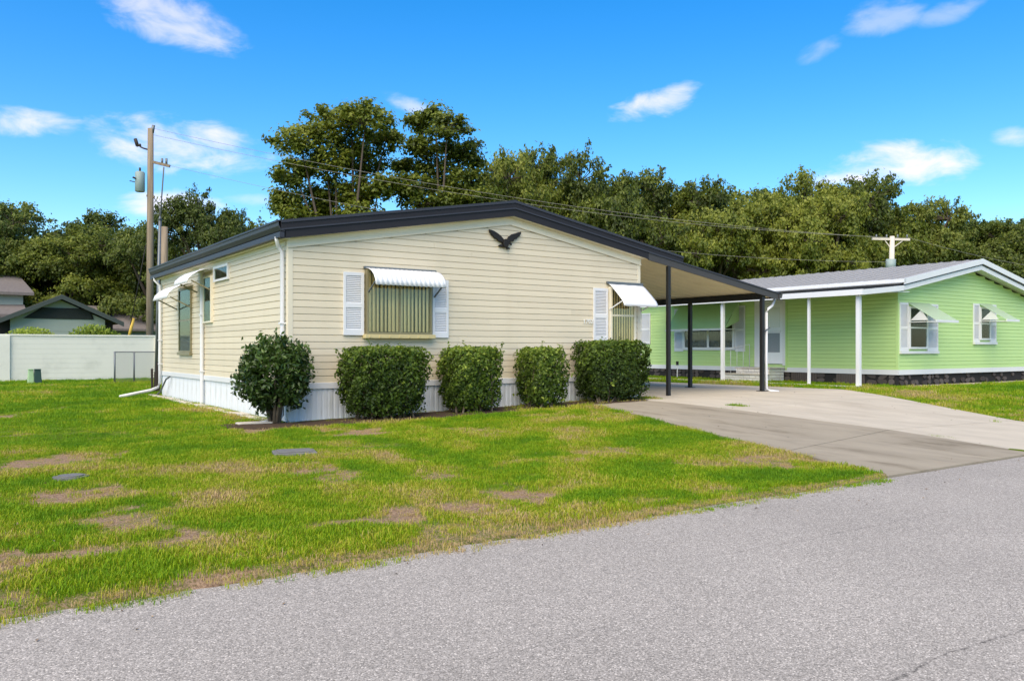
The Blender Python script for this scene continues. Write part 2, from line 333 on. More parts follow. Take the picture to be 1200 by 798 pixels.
def ground_mat():
    m = bpy.data.materials.new('turf_ground'); m.use_nodes = True; t = m.node_tree; p = t.nodes['Principled BSDF']; p.inputs['Roughness'].default_value = .95; p.inputs['Specular IOR Level'].default_value = .1
    at = N(t, 'ShaderNodeAttribute', attribute_name='bare'); tc = N(t, 'ShaderNodeTexCoord')
    n1 = N(t, 'ShaderNodeTexNoise', i_Scale=2.2, i_Detail=8.0, i_Roughness=.65); L(t, tc.outputs['Object'], n1.inputs[0])
    n2 = N(t, 'ShaderNodeTexNoise', i_Scale=55.0, i_Detail=5.0, i_Roughness=.7); L(t, tc.outputs['Object'], n2.inputs[0])
    c1 = N(t, 'ShaderNodeValToRGB'); L(t, n1.outputs[0], c1.inputs[0]); c1.color_ramp.elements[0].position = .3; c1.color_ramp.elements[0].color = (.07, .13, .006, 1); c1.color_ramp.elements[1].position = .75; c1.color_ramp.elements[1].color = (.15, .19, .010, 1)
    c2 = N(t, 'ShaderNodeValToRGB'); L(t, n2.outputs[0], c2.inputs[0]); c2.color_ramp.elements[0].position = .32; c2.color_ramp.elements[0].color = (.15, .088, .052, 1); c2.color_ramp.elements[1].position = .7; c2.color_ramp.elements[1].color = (.48, .335, .215, 1)
    f = M_(t, 'ADD', at.outputs['Fac'], M_(t, 'MULTIPLY', M_(t, 'SUBTRACT', n2.outputs[0], .5), 1.6)); mr = N(t, 'ShaderNodeMapRange', interpolation_type='SMOOTHSTEP'); L(t, f, mr.inputs[0]); mr.inputs[1].default_value = .15; mr.inputs[2].default_value = .8
    mx = N(t, 'ShaderNodeMixRGB'); L(t, mr.outputs[0], mx.inputs[0]); L(t, c1.outputs[0], mx.inputs[1]); L(t, c2.outputs[0], mx.inputs[2]); L(t, mx.outputs[0], p.inputs['Base Color'])
    bp = N(t, 'ShaderNodeBump', i_Strength=.9, i_Distance=.02); L(t, n2.outputs[0], bp.inputs['Height']); L(t, bp.outputs[0], p.inputs['Normal'])
    return m
me = np_mesh('lawn', vv, ff, ground_mat(), True); a_ = me.attributes.new('bare', 'FLOAT', 'POINT'); a_.data.foreach_set('value', bm_.ravel().astype(np.float32))
lawn = bpy.data.objects.new('lawn', me); COL.objects.link(lawn); struct(lawn)

# road with ragged edge
def road_mat():
    m = bpy.data.materials.new('asphalt'); m.use_nodes = True; t = m.node_tree; p = t.nodes['Principled BSDF']; p.inputs['Roughness'].default_value = .9; p.inputs['Specular IOR Level'].default_value = .2
    tc = N(t, 'ShaderNodeTexCoord'); o = tc.outputs['Object']
    vo = N(t, 'ShaderNodeTexVoronoi', i_Scale=150.0); L(t, o, vo.inputs['Vector'])
    cr = N(t, 'ShaderNodeValToRGB'); sp = N(t, 'ShaderNodeSeparateColor'); L(t, vo.outputs['Color'], sp.inputs[0]); L(t, sp.outputs[0], cr.inputs[0]); e = cr.color_ramp.elements
    e[0].position = .0; e[0].color = (.225, .203, .176, 1); e[1].position = 1; e[1].color = (.74, .665, .575, 1); k = e.new(.4); k.color = (.37, .332, .287, 1); k = e.new(.88); k.color = (.48, .433, .378, 1)
    dk = N(t, 'ShaderNodeMapRange'); L(t, vo.outputs['Distance'], dk.inputs[0]); dk.inputs[1].default_value = .25; dk.inputs[2].default_value = .75; dk.inputs[3].default_value = 1.04; dk.inputs[4].default_value = .72
    n1 = N(t, 'ShaderNodeTexNoise', i_Scale=.55, i_Detail=6.0, i_Roughness=.6); L(t, o, n1.inputs[0]); n2 = N(t, 'ShaderNodeTexNoise', i_Scale=30.0, i_Detail=3.0); L(t, o, n2.inputs[0])
    val = M_(t, 'MULTIPLY', dk.outputs[0], M_(t, 'ADD', .66, M_(t, 'ADD', M_(t, 'MULTIPLY', n1.outputs[0], .42), M_(t, 'MULTIPLY', n2.outputs[0], .26))))
    # long cracks: crack k runs along a line in the ground, wandering with noise
    sx = N(t, 'ShaderNodeSeparateXYZ'); L(t, o, sx.inputs[0]); n3 = N(t, 'ShaderNodeTexNoise', i_Scale=2.2, i_Detail=8.0, i_Roughness=.7); L(t, o, n3.inputs[0])
    n4 = N(t, 'ShaderNodeTexNoise', i_Scale=22.0, i_Detail=4.0); L(t, o, n4.inputs[0])
    for (p0, p1, wd, st) in (((1040, 796), (1215, 730), .007, .55), ((880, 645), (1230, 575), .006, .3), ((480, 800), (700, 735), .005, .35), ((700, 735), (900, 690), .004, .25)):
        def rd(q):
            d = ray(*q); tt = (ROAD_Z - CAM[2]) / d[2]; return Vector(CAM) + d * tt
        a, b = rd(p0), rd(p1); d = (b - a).normalized(); nrm = Vector((-d.y, d.x)); ln = (b - a).length
        off = M_(t, 'ADD', M_(t, 'MULTIPLY', sx.outputs[0], nrm.x), M_(t, 'MULTIPLY', sx.outputs[1], nrm.y)); off = M_(t, 'ADD', off, -(a.x * nrm.x + a.y * nrm.y))
        off = M_(t, 'ADD', off, M_(t, 'MULTIPLY', M_(t, 'SUBTRACT', n3.outputs[0], .5), .22)); off = M_(t, 'ABSOLUTE', off)
        al = M_(t, 'ADD', M_(t, 'MULTIPLY', sx.outputs[0], d.x), M_(t, 'MULTIPLY', sx.outputs[1], d.y)); al = M_(t, 'ADD', al, -(a.x * d.x + a.y * d.y))
        ins = M_(t, 'MULTIPLY', M_(t, 'GREATER_THAN', al, -.1), M_(t, 'LESS_THAN', al, ln))
        cm = N(t, 'ShaderNodeMapRange', interpolation_type='SMOOTHSTEP'); L(t, off, cm.inputs[0]); cm.inputs[1].default_value = wd * .3; cm.inputs[2].default_value = wd * 1.6; cm.inputs[3].default_value = 1; cm.inputs[4].default_value = 0
        cm2 = M_(t, 'MULTIPLY', M_(t, 'MULTIPLY', cm.outputs[0], ins), M_(t, 'MULTIPLY', M_(t, 'MULTIPLY', M_(t, 'SUBTRACT', n4.outputs[0], .30, clamp=True), 3.0), st)); val = M_(t, 'MULTIPLY', val, M_(t, 'SUBTRACT', 1.0, cm2, clamp=True))
    mx = N(t, 'ShaderNodeMixRGB', blend_type='MULTIPLY'); mx.inputs[0].default_value = 1; L(t, cr.outputs[0], mx.inputs[1]); cb = N(t, 'ShaderNodeCombineColor'); [L(t, val, cb.inputs[i]) for i in range(3)]; L(t, cb.outputs[0], mx.inputs[2])
    L(t, mx.outputs[0], p.inputs['Base Color'])
    bp = N(t, 'ShaderNodeBump', i_Strength=.3, i_Distance=.004, invert=True); L(t, vo.outputs['Distance'], bp.inputs['Height']); L(t, bp.outputs[0], p.inputs['Normal'])
    return m
xs = np.concatenate([[-900, -300, -100, -50, -25], np.arange(-12, 20, .06), [30, 60, 120, 300, 900]])
ye = ROAD_Y + (fbm(xs, xs * 0, .9, 77) - .5) * .10 + (fbm(xs, xs * 0 + 3, 7., 78) - .5) * .05 - .012 * np.abs(np.clip(xs, 2.9, 9.5) - xs == 0) 
ye = np.where((xs > 3.1) & (xs < 9.6), ROAD_Y + .01 + (fbm(xs, xs * 0, 2.0, 70) - .5) * .015, ye)
n = len(xs); rv = np.concatenate([np.stack([xs, ye, np.full(n, ROAD_Z - .05)], -1), np.stack([xs, ye, np.full(n, ROAD_Z)], -1), np.stack([xs, np.full(n, -10.), np.full(n, ROAD_Z)], -1), np.stack([xs, np.full(n, -17.), np.full(n, ROAD_Z)], -1), np.stack([xs, np.full(n, -17.), np.full(n, ROAD_Z - .05)], -1)])
i0 = np.arange(n - 1); rf = np.concatenate([np.stack([i0 + (k + 1) * n, i0 + 1 + (k + 1) * n, i0 + 1 + k * n, i0 + k * n], -1) for k in range(4)])
road = bpy.data.objects.new('road', np_mesh('road', rv, rf, road_mat())); COL.objects.link(road); struct(road)

# driveway slabs
drive = thing('driveway', None, None, (8, -3, 0)); struct(drive)
for k, (mn, P) in enumerate(SLABS):
    m_ = 24; s_ = np.linspace(0, 1, m_); A, B = np.meshgrid(s_, s_); P_ = np.array(P)
    xy = (P_[0][None, None] * ((1 - A) * (1 - B))[..., None] + P_[1] * (A * (1 - B))[..., None] + P_[2] * (A * B)[..., None] + P_[3] * ((1 - A) * B)[..., None])
    zz = g(xy[..., 0], xy[..., 1]) + .012; zz = np.where(xy[..., 1] < -7.2, zz + (xy[..., 1] + 7.2) * .022, zz)
    top = np.concatenate([xy, zz[..., None]], -1).reshape(-1, 3); idx = np.arange(m_ * m_).reshape(m_, m_)
    f = np.stack([idx[:-1, :-1], idx[:-1, 1:], idx[1:, 1:], idx[1:, :-1]], -1).reshape(-1, 4)
    ring = np.concatenate([idx[0, :], idx[1:, -1], idx[-1, ::-1][1:], idx[::-1, 0][1:-1]]); low = top[ring].copy(); low[:, 2] -= .13; nb = len(top); nr = len(ring); j = np.arange(nr)
    f = np.concatenate([f, np.stack([ring[j], nb + j, nb + (j + 1) % nr, ring[(j + 1) % nr]], -1)]); v = np.concatenate([top, low]) - np.array((8, -3, 0))
    o = bpy.data.objects.new('slab', np_mesh('slab', v, f, MT[mn])); COL.objects.link(o); o.parent = drive
    if k == 1: o['label'] = 'dark stained concrete slab beside the front lawn'

# ------------------------------------------------------------------ siding
EXP = .1143
PROF = [(0, 0), (-.020, 0), (-.0165, .094), (-.006, .105), (-.005, EXP - .001), (0, EXP - .001)]
def board_front(x0, x1): return MB().prism([(a, b) for a, b in PROF], 'x', x0, x1)
def board_side(y0, y1): return MB().prism([(a, b) for a, b in PROF], 'y', y0, y1)

# ================================================================== CREAM HOUSE
house = thing('mobile_home', 'cream sided mobile home with dark charcoal roof and white skirting', 'house', (0, 0, 0))
W, D_, BASE = 7.8, 9.3, .63
XP, ZP, SL = 4.37, 4.02, .17
def rt(x): return ZP - SL * abs(x - XP)
MB().prism([(.012, .6), (W - .012, .6), (W - .012, rt(W) - .31), (XP, ZP - .31), (.012, rt(0) - .31)], 'y', .012, D_ - .012).build('wall', MT['cream_trim'], house)
bmesh_front = board_front(.065, W - .06).mesh('siding_board', MT['cream'])
z = BASE; k = 0
while z < ZP - .42:
    lim = ZP - .335 - (z + EXP); xl, xr = max(.065, XP - lim / SL), min(W - .06, XP + lim / SL)
    if xr - xl < .25: break
    me = bmesh_front if (xl <= .066 and xr >= W - .061) else board_front(xl, xr).mesh('siding_board', MT['cream'])
    if xr - xl > 3:
        jx = xl + (xr - xl) * (.24 + .52 * ((k * 5) % 7) / 6)
        for (a, b) in ((xl, jx - .0012), (jx + .0012, xr)): put('siding_board', board_front(a, b).mesh('siding_board', MT['cream']), house, (0, 0, z))
    else: put('siding_board', me, house, (0, 0, z))
    z += EXP; k += 1
bmesh_side = board_side(.065, D_ - .065).mesh('siding_board', MT['cream'])
z = BASE
while z + EXP < 2.99: put('siding_board', bmesh_side, house, (0, 0, z)); z += EXP
for (x0, x1, y0, y1) in ((-.024, .065, -.024, .065), (W - .06, W + .024, -.024, .06), (-.024, .065, D_ - .065, D_ + .02)):
    MB().box(x0, x1, y0, y1, BASE - .005, rt(max(x0, 0)) - .30).build('corner_trim', MT['cream_trim'], house, .006)
MB().box(-.034, W + .03, -.034, .02, .525, BASE).build('base_trim', MT['white'], house, .006)
MB().box(-.034, .02, .022, D_ + .02, .525, BASE).build('base_trim', MT['white'], house, .006)
# ribbed skirting panels
def skirt_panel(wd, top):
    mb = MB(); n_ = 4; pts = [(0, 0)]
    for i in range(n_):
        a = wd * i / n_; q = wd / n_
        pts += [(a + q * .08, -.0), (a + q * .2, -.008), (a + q * .72, -.008), (a + q * .84, -.0)]
    pts += [(wd, 0), (wd, .012), (0, .012)]
    return mb.prism(pts, 'z', -.1, top)
pw = W / 20; sp = skirt_panel(pw - .003, .525).mesh('skirting_panel', MT['skirt'])
for i in range(20): put('skirting_panel', sp, house, (i * pw, 0, 0))
pd = D_ / 24; sp2 = skirt_panel(pd - .003, .525).mesh('skirting_panel', MT['skirt'])
for i in range(24): put('skirting_panel', sp2, house, (0, D_ - i * pd, 0), (0, 0, -math.pi / 2))
# roof
YF, YB = -.20, D_ + .35
def rake(x0, x1, o0, o1, y0, y1, top=rt):
    xs_ = [x0] + ([XP] if x0 < XP < x1 else []) + [x1]
    return MB().prism([(x, top(x) - o0) for x in xs_] + [(x, top(x) - o1) for x in xs_[::-1]], 'y', y0, y1)
roof = rake(-.12, XP, .0, .06, YF + .03, YB).build('roof_panel', MT['charcoal'], house)
rake(XP, 8.94, .0, .06, YF + .03, YB).build('roof_panel', MT['charcoal'], house)
ribs = MB()
y = .1
while y < YB:
    for (xa, xb) in ((-.12, XP), (XP, 8.94)): ribs.prism([(xa, rt(xa) - .005), (xb, rt(xb) - .005), (xb, rt(xb) + .03), (xa, rt(xa) + .03)], 'y', y, y + .04)
    y += .4
tag(ribs.build('roof_ribs', MT['charcoal'], house), kind='stuff')
MB().prism([(XP - .18, ZP - .03), (XP, ZP + .005), (XP + .18, ZP - .03), (XP + .18, ZP - .012), (XP, ZP + .03), (XP - .18, ZP - .012)], 'y', YF - .01, YB).build('ridge_cap', MT['charcoal'], house)
for (xa, xb) in ((-.20, XP), (XP, 8.95)):
    rake(xa, xb, -.012, .035, YF - .03, YF + .028).build('drip_edge', MT['charcoal2'], house)
    rake(xa, xb, .035, .125, YF - .012, YF + .028).build('fascia', MT['charcoal'], house)
    rake(xa, xb, .125, .15, YF - .022, YF + .028).build('fascia', MT['charcoal2'], house)
    rake(xa, min(xb, 7.9), .15, .285, YF, YF + .028).build('fascia', MT['charcoal'], house)
rake(-.1, 7.86, .262, .283, YF + .03, .03).build('soffit', MT['offwhite'], house)
rake(-.03, 7.83, .285, .415, -.034, -.012).build('frieze_board', MT['offwhite'], house)
rake(-.03, 7.83, .405, .435, -.044, -.034).build('frieze_board', MT['cream_trim'], house)
# left eave: soffit, frieze, gutter
ze = rt(-.12)
MB().box(-.125, -.02, YF + .03, YB, ze - .285, ze - .262).build('soffit', MT['offwhite'], house)
MB().box(-.030, -.012, .07, D_, 2.88, ze - .288).build('frieze_board', MT['cream_trim'], house)
MB().box(-.14, -.122, YF, YB, ze - .27, ze - .02).build('fascia', MT['charcoal'], house)
gp = [(-.14, ze - .02), (-.265, ze - .005), (-.265, ze - .035), (-.25, ze - .045), (-.245, ze - .10), (-.205, ze - .17), (-.14, ze - .18), (-.14, ze - .165), (-.2, ze - .155), (-.235, ze - .09), (-.245, ze - .02), (-.14, ze - .03)]
MB().prism(gp, 'y', YF - .02, YB).build('gutter', MT['charcoal2'], house)
MB().box(-.22, -.141, YF - .005, YB, ze - .275, ze - .19).build('fascia', MT['charcoal2'], house)
def downspout(pts, r=.036): 
    mb = MB(); mb.smooth = True; return mb.tube(pts, r, 8).build('downspout', MT['white'], house)
downspout([(-.19, .02, ze - .25), (-.19, .02, ze - .30), (-.15, .08, ze - .38), (-.075, .10, ze - .48), (-.075, .10, 1.0), (-.075, .10, .1), (-.14, .02, .04), (-.55, -.25, .02)], .036)
downspout([(-.19, D_ - .05, ze - .25), (-.19, D_ - .05, ze - .32), (-.08, D_ - .12, ze - .46), (-.08, D_ - .12, 1.0), (-.08, D_ - .12, .32), (-.13, D_ - .12, .22), (-.35, D_ - .35, .16), (-1.15, D_ - 1.0, .06)], .036)
MB().tube([(-.065, 5.16, -.05), (-.065, 5.16, 2.78)], .040, 10).build('vent_pipe', MT['white'], house)
MB().tube([(-.065, 5.16, 2.78), (-.065, 5.16, 2.90)], .05, 10).build('vent_pipe', MT['white'], house)
for zz in (.7, 1.9): MB().box(-.11, -.02, 5.11, 5.21, zz, zz + .03).build('pipe_strap', MT['white'], house)
for (yy, h_) in ((0.10, 1.6), (D_ - .12, 1.4), (D_ - .12, .8)): MB().box(-.122, -.02, yy - .045, yy + .045, h_, h_ + .025).build('pipe_strap', MT['white'], house)

# windows ------------------------------------------------------------
def front_window(parent, x0, x1, z0, z1, n_, fm, curt, gm, y=0., d=.07, fw=.045, meeting=False):
    """frame, panes and curtains standing proud of the wall; front faces -y"""
    o = MB().box(x0, x1, y - d, y, z0, z0 + fw).box(x0, x1, y - d, y, z1 - fw, z1).box(x0, x0 + fw, y - d, y, z0 + fw, z1 - fw).box(x1 - fw, x1, y - d, y, z0 + fw, z1 - fw).build('window', fm, parent)
    wdt = (x1 - x0 - 2 * fw) / n_
    for i in range(n_):
        a, b = x0 + fw + wdt * i, x0 + fw + wdt * (i + 1)
        if i: MB().box(a - fw * .45, a + fw * .45, y - d + .008, y - .01, z0 + fw, z1 - fw).build('mullion', fm, o)
        if meeting: MB().box(a, b, y - d + .012, y - d + .035, (z0 + z1) / 2 - .02, (z0 + z1) / 2 + .02).build('rail', fm, o)
        MB().box(a + .004, b - .004, y - d + .016, y - d + .020, z0 + fw, z1 - fw).build('pane', gm, o)
        c = curt[i % len(curt)]
        if c:
            cm = MB(); nb_ = max(3, int((b - a) / .068)); q_ = random.Random(int(a * 1000))
            for q in range(nb_):
                xc = a + (b - a) * (q + .5) / nb_; hw_ = (b - a) / nb_ * q_.uniform(.36, .50); ya = y - d + .030; yb = ya + .022 + q_.uniform(-.006, .01)
                cm.add([(xc - hw_, ya, z0 + fw + .01), (xc, ya - .006, z0 + fw + .01), (xc + hw_, yb, z0 + fw + .01), (xc - hw_, ya, z1 - fw), (xc, ya - .006, z1 - fw), (xc + hw_, yb, z1 - fw)], [(0, 1, 4, 3), (1, 2, 5, 4)])
            cm.build('blind', c, o)
        MB().box(a, b, y - .021, y - .018, z0 + fw, z1 - fw).build('backing', MT['darkframe'], o)
    return o
def shutter(parent, x0, x1, z0, z1, y=-.02, mt=None):
    mt = mt or MT['white']; t_ = .035; rw = .045; zm = z0 + (z1 - z0) * .475
    o = MB().box(x0, x0 + rw, y - t_, y, z0, z1).box(x1 - rw, x1, y - t_, y, z0, z1).box(x0 + rw, x1 - rw, y - t_, y, z0, z0 + .10).box(x0 + rw, x1 - rw, y - t_, y, z1 - .06, z1).box(x0 + rw, x1 - rw, y - t_, y, zm - .04, zm + .04).build('shutter', mt, parent, .003)
    s = MB()
    for (a, b) in ((z0 + .10, zm - .04), (zm + .04, z1 - .06)):
        z = a
        while z < b - .012:
            s.add([(x0 + rw, y - t_ + .006, z), (x1 - rw, y - t_ + .006, z), (x1 - rw, y - .006, z + .026), (x0 + rw, y - .006, z + .026), (x0 + rw, y - t_ + .006, z + .006), (x1 - rw, y - t_ + .006, z + .006), (x1 - rw, y - .006, z + .032), (x0 + rw, y - .006, z + .032)],
                  [(0, 1, 5, 4), (4, 5, 6, 7), (0, 3, 2, 1), (0, 4, 7, 3), (1, 2, 6, 5), (2, 3, 7, 6)]); z += .031
    s.box(x0 + rw, x1 - rw, y - .006, y - .002, z0 + .1, z1 - .06)
    tag(s.build('slats', mt, o), kind='stuff'); return o
wA = front_window(house, 1.335, 2.60, 1.45, 2.56, 2, MT['wgold'], [MT['curt_a'], MT['curt_b']], MT['glass'], d=.13, fw=.032)
sill = MB().box(1.29, 2.66, -.16, 0, 1.375, 1.445).build('sill', MT['sill'], wA, .006)
for i in range(7): MB().box(1.36 + i * .19, 1.38 + i * .19, -.172, -.16, 1.385, 1.425).build('sill_clip', MT['sill'], wA)
shutter(house, .935, 1.31, 1.425, 2.50); shutter(house, 2.655, 2.99, 1.395, 2.45)
front_window(house, 6.90, 7.62, 1.30, 2.50, 1, MT['offwhite'], [MT['curt_a']], MT['glass'], d=.10, meeting=True)
shutter(house, 6.475, 6.87, 1.35, 2.46)
# awnings
def scallop_awning(parent, org, along, outv, wid, prof, ribs_n, mt, name='awning', ra=.011):
    mb = MB(); mb.smooth = True; nu, along, outv = ribs_n * 6, Vector(along), Vector(outv); org = Vector(org); vs = []; np_ = len(prof)
    for side in (0, 1):
        for i in range(nu + 1):
            s = i / nu; rb = ra * math.sin(s * ribs_n * 2 * math.pi)
            for j, (po, pz) in enumerate(prof):
                q = prof[min(j + 1, np_ - 1)]; r_ = prof[max(j - 1, 0)]; tx, tz = q[0] - r_[0], q[1] - r_[1]; l_ = math.hypot(tx, tz); nx_, nz_ = -tz / l_, tx / l_
                if nz_ < 0: nx_, nz_ = -nx_, -nz_
                k_ = rb + (.0 if side == 0 else -.006); dz = -.012 * abs(math.sin(s * ribs_n * math.pi)) if j == np_ - 1 else 0
                vs.append(org + along * (s * wid) + outv * (po + nx_ * k_) + Vector((0, 0, pz + nz_ * k_ + dz)))
    n1 = (nu + 1) * np_; fs = []
    for i in range(nu):
        for j in range(np_ - 1):
            a = i * np_ + j; fs.append((a, a + 1, a + np_ + 1, a + np_)); fs.append((n1 + a + np_, n1 + a + np_ + 1, n1 + a + 1, n1 + a))
        a = i * np_ + np_ - 1; fs.append((a, n1 + a, n1 + a + np_, a + np_))
    for i in (0, nu):
        for j in range(np_ - 1): a = i * np_ + j; fs.append((a, a + 1, n1 + a + 1, n1 + a))
    return mb.add(vs, fs).build(name, mt, parent)
prof = [(.02, 2.585), (.12, 2.575), (.24, 2.535), (.34, 2.465), (.40, 2.38), (.425, 2.285)]
awA = scallop_awning(house, (1.34, -.03, 0), (1, 0, 0), (0, -1, 0), 1.37, prof, 15, MT['white'], ra=.005)
MB().box(1.31, 2.73, -.06, -.02, 2.575, 2.615).build('awning_rail', MT['galv'], awA)
for xx in (1.36, 2.69): MB().bar((xx, -.06, 2.13), (xx, -.39, 2.33), .022).build('awning_arm', MT['galv'], awA)
pr2 = [(.02, 2.565), (.10, 2.52), (.30, 2.345), (.45, 2.20), (.495, 2.13), (.50, 2.085)]
awB = scallop_awning(house, (6.88, -.03, 0), (1, 0, 0), (0, -1, 0), .97, pr2, 3, MT['white'], ra=.003)
MB().box(6.84, 7.86, -.07, -.02, 2.56, 2.61).build('awning_rail', MT['galv'], awB)
for xx in (6.90, 7.83): MB().bar((xx, -.06, 2.02), (xx, -.45, 2.18), .022).build('awning_arm', MT['white'], awB)
# side windows: build facing -y in a local frame then rotate to face -x
def side_window(y0, y1, z0, z1, fm, curt, gm, **kw):
    hold = bpy.data.objects.new('tmp', None); COL.objects.link(hold)
    o = front_window(hold, -y1, -y0, z0, z1, kw.pop('n', 1), fm, curt, gm, **kw)
    o.parent = house; o.rotation_euler = (0, 0, -math.pi / 2); bpy.data.objects.remove(hold); return o
sA = side_window(6.19, 7.31, 1.12, 2.58, MT['wgold'], [MT['curt_d']], MT['glass_s'], d=.058, fw=.03, meeting=True)
MB().box(-7.34, -6.16, -.085, 0, 1.05, 1.115).build('sill', MT['wgold'], sA)
sB = side_window(4.46, 5.08, 1.74, 2.72, MT['offwhite'], [MT['curt_d']], MT['glass_s'], d=.07, fw=.035)
sC = side_window(3.28, 4.31, 2.56, 2.87, MT['white'], [None], MT['glass'], d=.06)
pr3 = [(.02, 2.66), (.14, 2.65), (.28, 2.60), (.42, 2.52), (.52, 2.42), (.56, 2.32)]
aS = scallop_awning(house, (-.03, 7.45, 0), (0, -1, 0), (-1, 0, 0), 1.40, pr3, 9, MT['white'])
for yy in (6.12, 7.40): MB().bar((-.06, yy, 2.12), (-.50, yy, 2.34), .026).build('awning_arm', MT['wgold'], aS)
pr4 = [(.02, 2.86), (.14, 2.85), (.28, 2.80), (.40, 2.72), (.48, 2.64), (.51, 2.56)]
aT = scallop_awning(house, (-.03, 5.62, 0), (0, -1, 0), (-1, 0, 0), 1.16, pr4, 6, MT['white'])
for yy in (4.52, 5.56): MB().bar((-.06, yy, 2.42), (-.44, yy, 2.60), .026).build('awning_arm', MT['wgold'], aT)
# eagle ornament
def px_front(pts, y=0.): return [(lambda v: (v.x, v.z))(on_y(520 + a / 10, 220 + b / 10, y)) for a, b in pts]
eag = thing('eagle_ornament', 'dark metal eagle with raised wings hung high on the cream gable', 'wall ornament', (4.25, -.03, 3.25))
for nm, pts, y0, y1 in (('wing', [(512, 492), (540, 500), (575, 515), (615, 540), (650, 568), (676, 600), (700, 655), (660, 650), (640, 636), (612, 628), (600, 606), (570, 596), (560, 575), (538, 560), (534, 540), (518, 528)], -.075, -.03),
                        ('wing', [(886, 522), (884, 548), (872, 556), (866, 578), (846, 586), (836, 606), (808, 612), (796, 634), (762, 640), (744, 656), (712, 652), (722, 608), (742, 578), (775, 552), (820, 540), (858, 526)], -.075, -.03),
                        ('body', [(676, 612), (700, 606), (724, 616), (736, 640), (732, 676), (722, 700), (700, 708), (676, 696), (668, 660)], -.10, -.028),
                        ('head', [(736, 640), (756, 648), (768, 664), (764, 686), (754, 672), (734, 668)], -.10, -.05),
                        ('tail', [(676, 664), (650, 668), (624, 678), (622, 690), (650, 700), (684, 704), (700, 690)], -.07, -.035),
                        ('talon', [(700, 700), (724, 696), (752, 714), (748, 730), (732, 722), (724, 732), (712, 716)], -.09, -.04)):
    MB().prism(px_front(pts), 'y', y0, y1).build(nm, MT['eagle'], eag, .012)
# house number
hn = thing('house_number', 'small white house number 1702 on the cream siding beside a shutter', 'house number', (6.2, -.03, 1.74))
for i, ch in enumerate('1702'):
    cu = bpy.data.curves.new('digit', 'FONT'); cu.body = ch; cu.size = .125; cu.extrude = .006; cu.materials.append(MT['num'])
    tm = bpy.data.objects.new('tmp', cu); COL.objects.link(tm); dme = bpy.data.meshes.new_from_object(tm); bpy.data.objects.remove(tm); o = bpy.data.objects.new('digit', dme); COL.objects.link(o); o.parent = hn; o.location = (i * .068, -.008, -.02); o.rotation_euler = (R(90), 0, 0)

# ================================================================== CARPORT
cp = thing('carport', 'dark edged carport roof on black posts attached to the cream house', 'carport', (9.8, 0, .14))
def ct(x): return 3.295 - .162 * (x - 7.85)
def cstrip(x0, x1, o0, o1, y0, y1): return MB().prism([(x0, ct(x0) - o0), (x1, ct(x1) - o0), (x1, ct(x1) - o1), (x0, ct(x0) - o1)], 'y', y0, y1)
yy = YF + .03; CY1 = 7.2
while yy < CY1:
    MB().prism([(7.85, ct(7.85) - .03), (12.3, ct(12.3) - .03), (12.3, ct(12.3) - .10), (7.85, ct(7.85) - .10)], 'y', yy, min(yy + .296, CY1)).build('ceiling_panel', MT['ceil'], cp)
    MB().prism([(7.85, ct(7.85) - .095), (12.3, ct(12.3) - .095), (12.3, ct(12.3) - .106), (7.85, ct(7.85) - .106)], 'y', yy + .252, yy + .27).build('panel_seam', MT['ceil'], cp)
    yy += .30
cstrip(7.9, 12.36, -.0, .03, YF - .02, YF + .028).build('drip_edge', MT['charcoal2'], cp)
cstrip(7.9, 12.36, .03, .175, YF - .0, YF + .028).build('fascia', MT['brownmetal'], cp)
cstrip(7.85, 12.3, -.012, .028, YF + .03, CY1).build('roof_sheet', MT['charcoal'], cp)
zc = ct(12.3)
MB().prism([(12.30, zc), (12.43, zc), (12.43, zc - .03), (12.40, zc - .13), (12.30, zc - .14)], 'y', YF - .02, CY1).build('gutter', MT['brownmetal'], cp)
zb = ct(11.8) - .11
MB().box(11.74, 11.86, YF + .05, CY1, zb - .14, zb).build('beam', MT['black'], cp)
for yy in (-.10, 2.25, 4.7, 7.0):
    zg = gf(11.8, yy); MB().box(11.755, 11.845, yy - .045, yy + .045, zg - .05, zb - .142).build('post', MT['black'], cp, .006)
    MB().box(11.70, 11.90, yy - .1, yy + .1, zg - .05, zg + .025).build('post_foot', MT['black'], cp)
MB().box(8.485, 8.565, -.21, -.13, gf(8.5, -.2) - .05, ct(8.5) - .177).build('post', MT['black'], cp, .006)
ds = MB(); ds.smooth = True
ds.tube([(12.36, -.02, zc - .14), (12.36, -.02, zc - .20), (12.22, -.07, zc - .32), (12.0, -.12, zc - .40), (11.92, -.13, zc - .5), (11.92, -.13, 1.0), (11.92, -.13, .22), (12.0, -.2, .17), (12.12, -.35, .15)], .032, 8).build('downspout', MT['white'], cp)
MB().tube([(11.83, -.15, 1.62), (12.02, -.15, 1.72)], .022, 8).build('bracket', MT['galv'], cp)

# ================================================================== GREEN HOUSE
gh = thing('neighbour_house', 'bright green sided mobile home with white trim and grey roof', 'house', (18.27, .2, .1))
GX0, GX1, GY0, GY1, GXP = 18.27, 26.41, .2, 14.5, 22.34
OFF = Vector((18.27, .2, .1))
def grt(x): return 4.02 - .187 * abs(x - GXP)
def grake(x0, x1, o0, o1, y0, y1):
    xs_ = [x0] + ([GXP] if x0 < GXP < x1 else []) + [x1]
    return MB().prism([(x, grt(x) - o0) for x in xs_] + [(x, grt(x) - o1) for x in xs_[::-1]], 'y', y0, y1)
MB().prism([(GX0 + .012, .5), (GX1, .5), (GX1, grt(GX1) - .33), (GXP, 3.69), (GX0 + .012, grt(GX0) - .33)], 'y', GY0 + .012, GY1).build('wall', MT['green'], gh)
GB = .585
fb = board_front(.05, GX1 - GX0 - .05).mesh('siding_board', MT['green']); z = GB
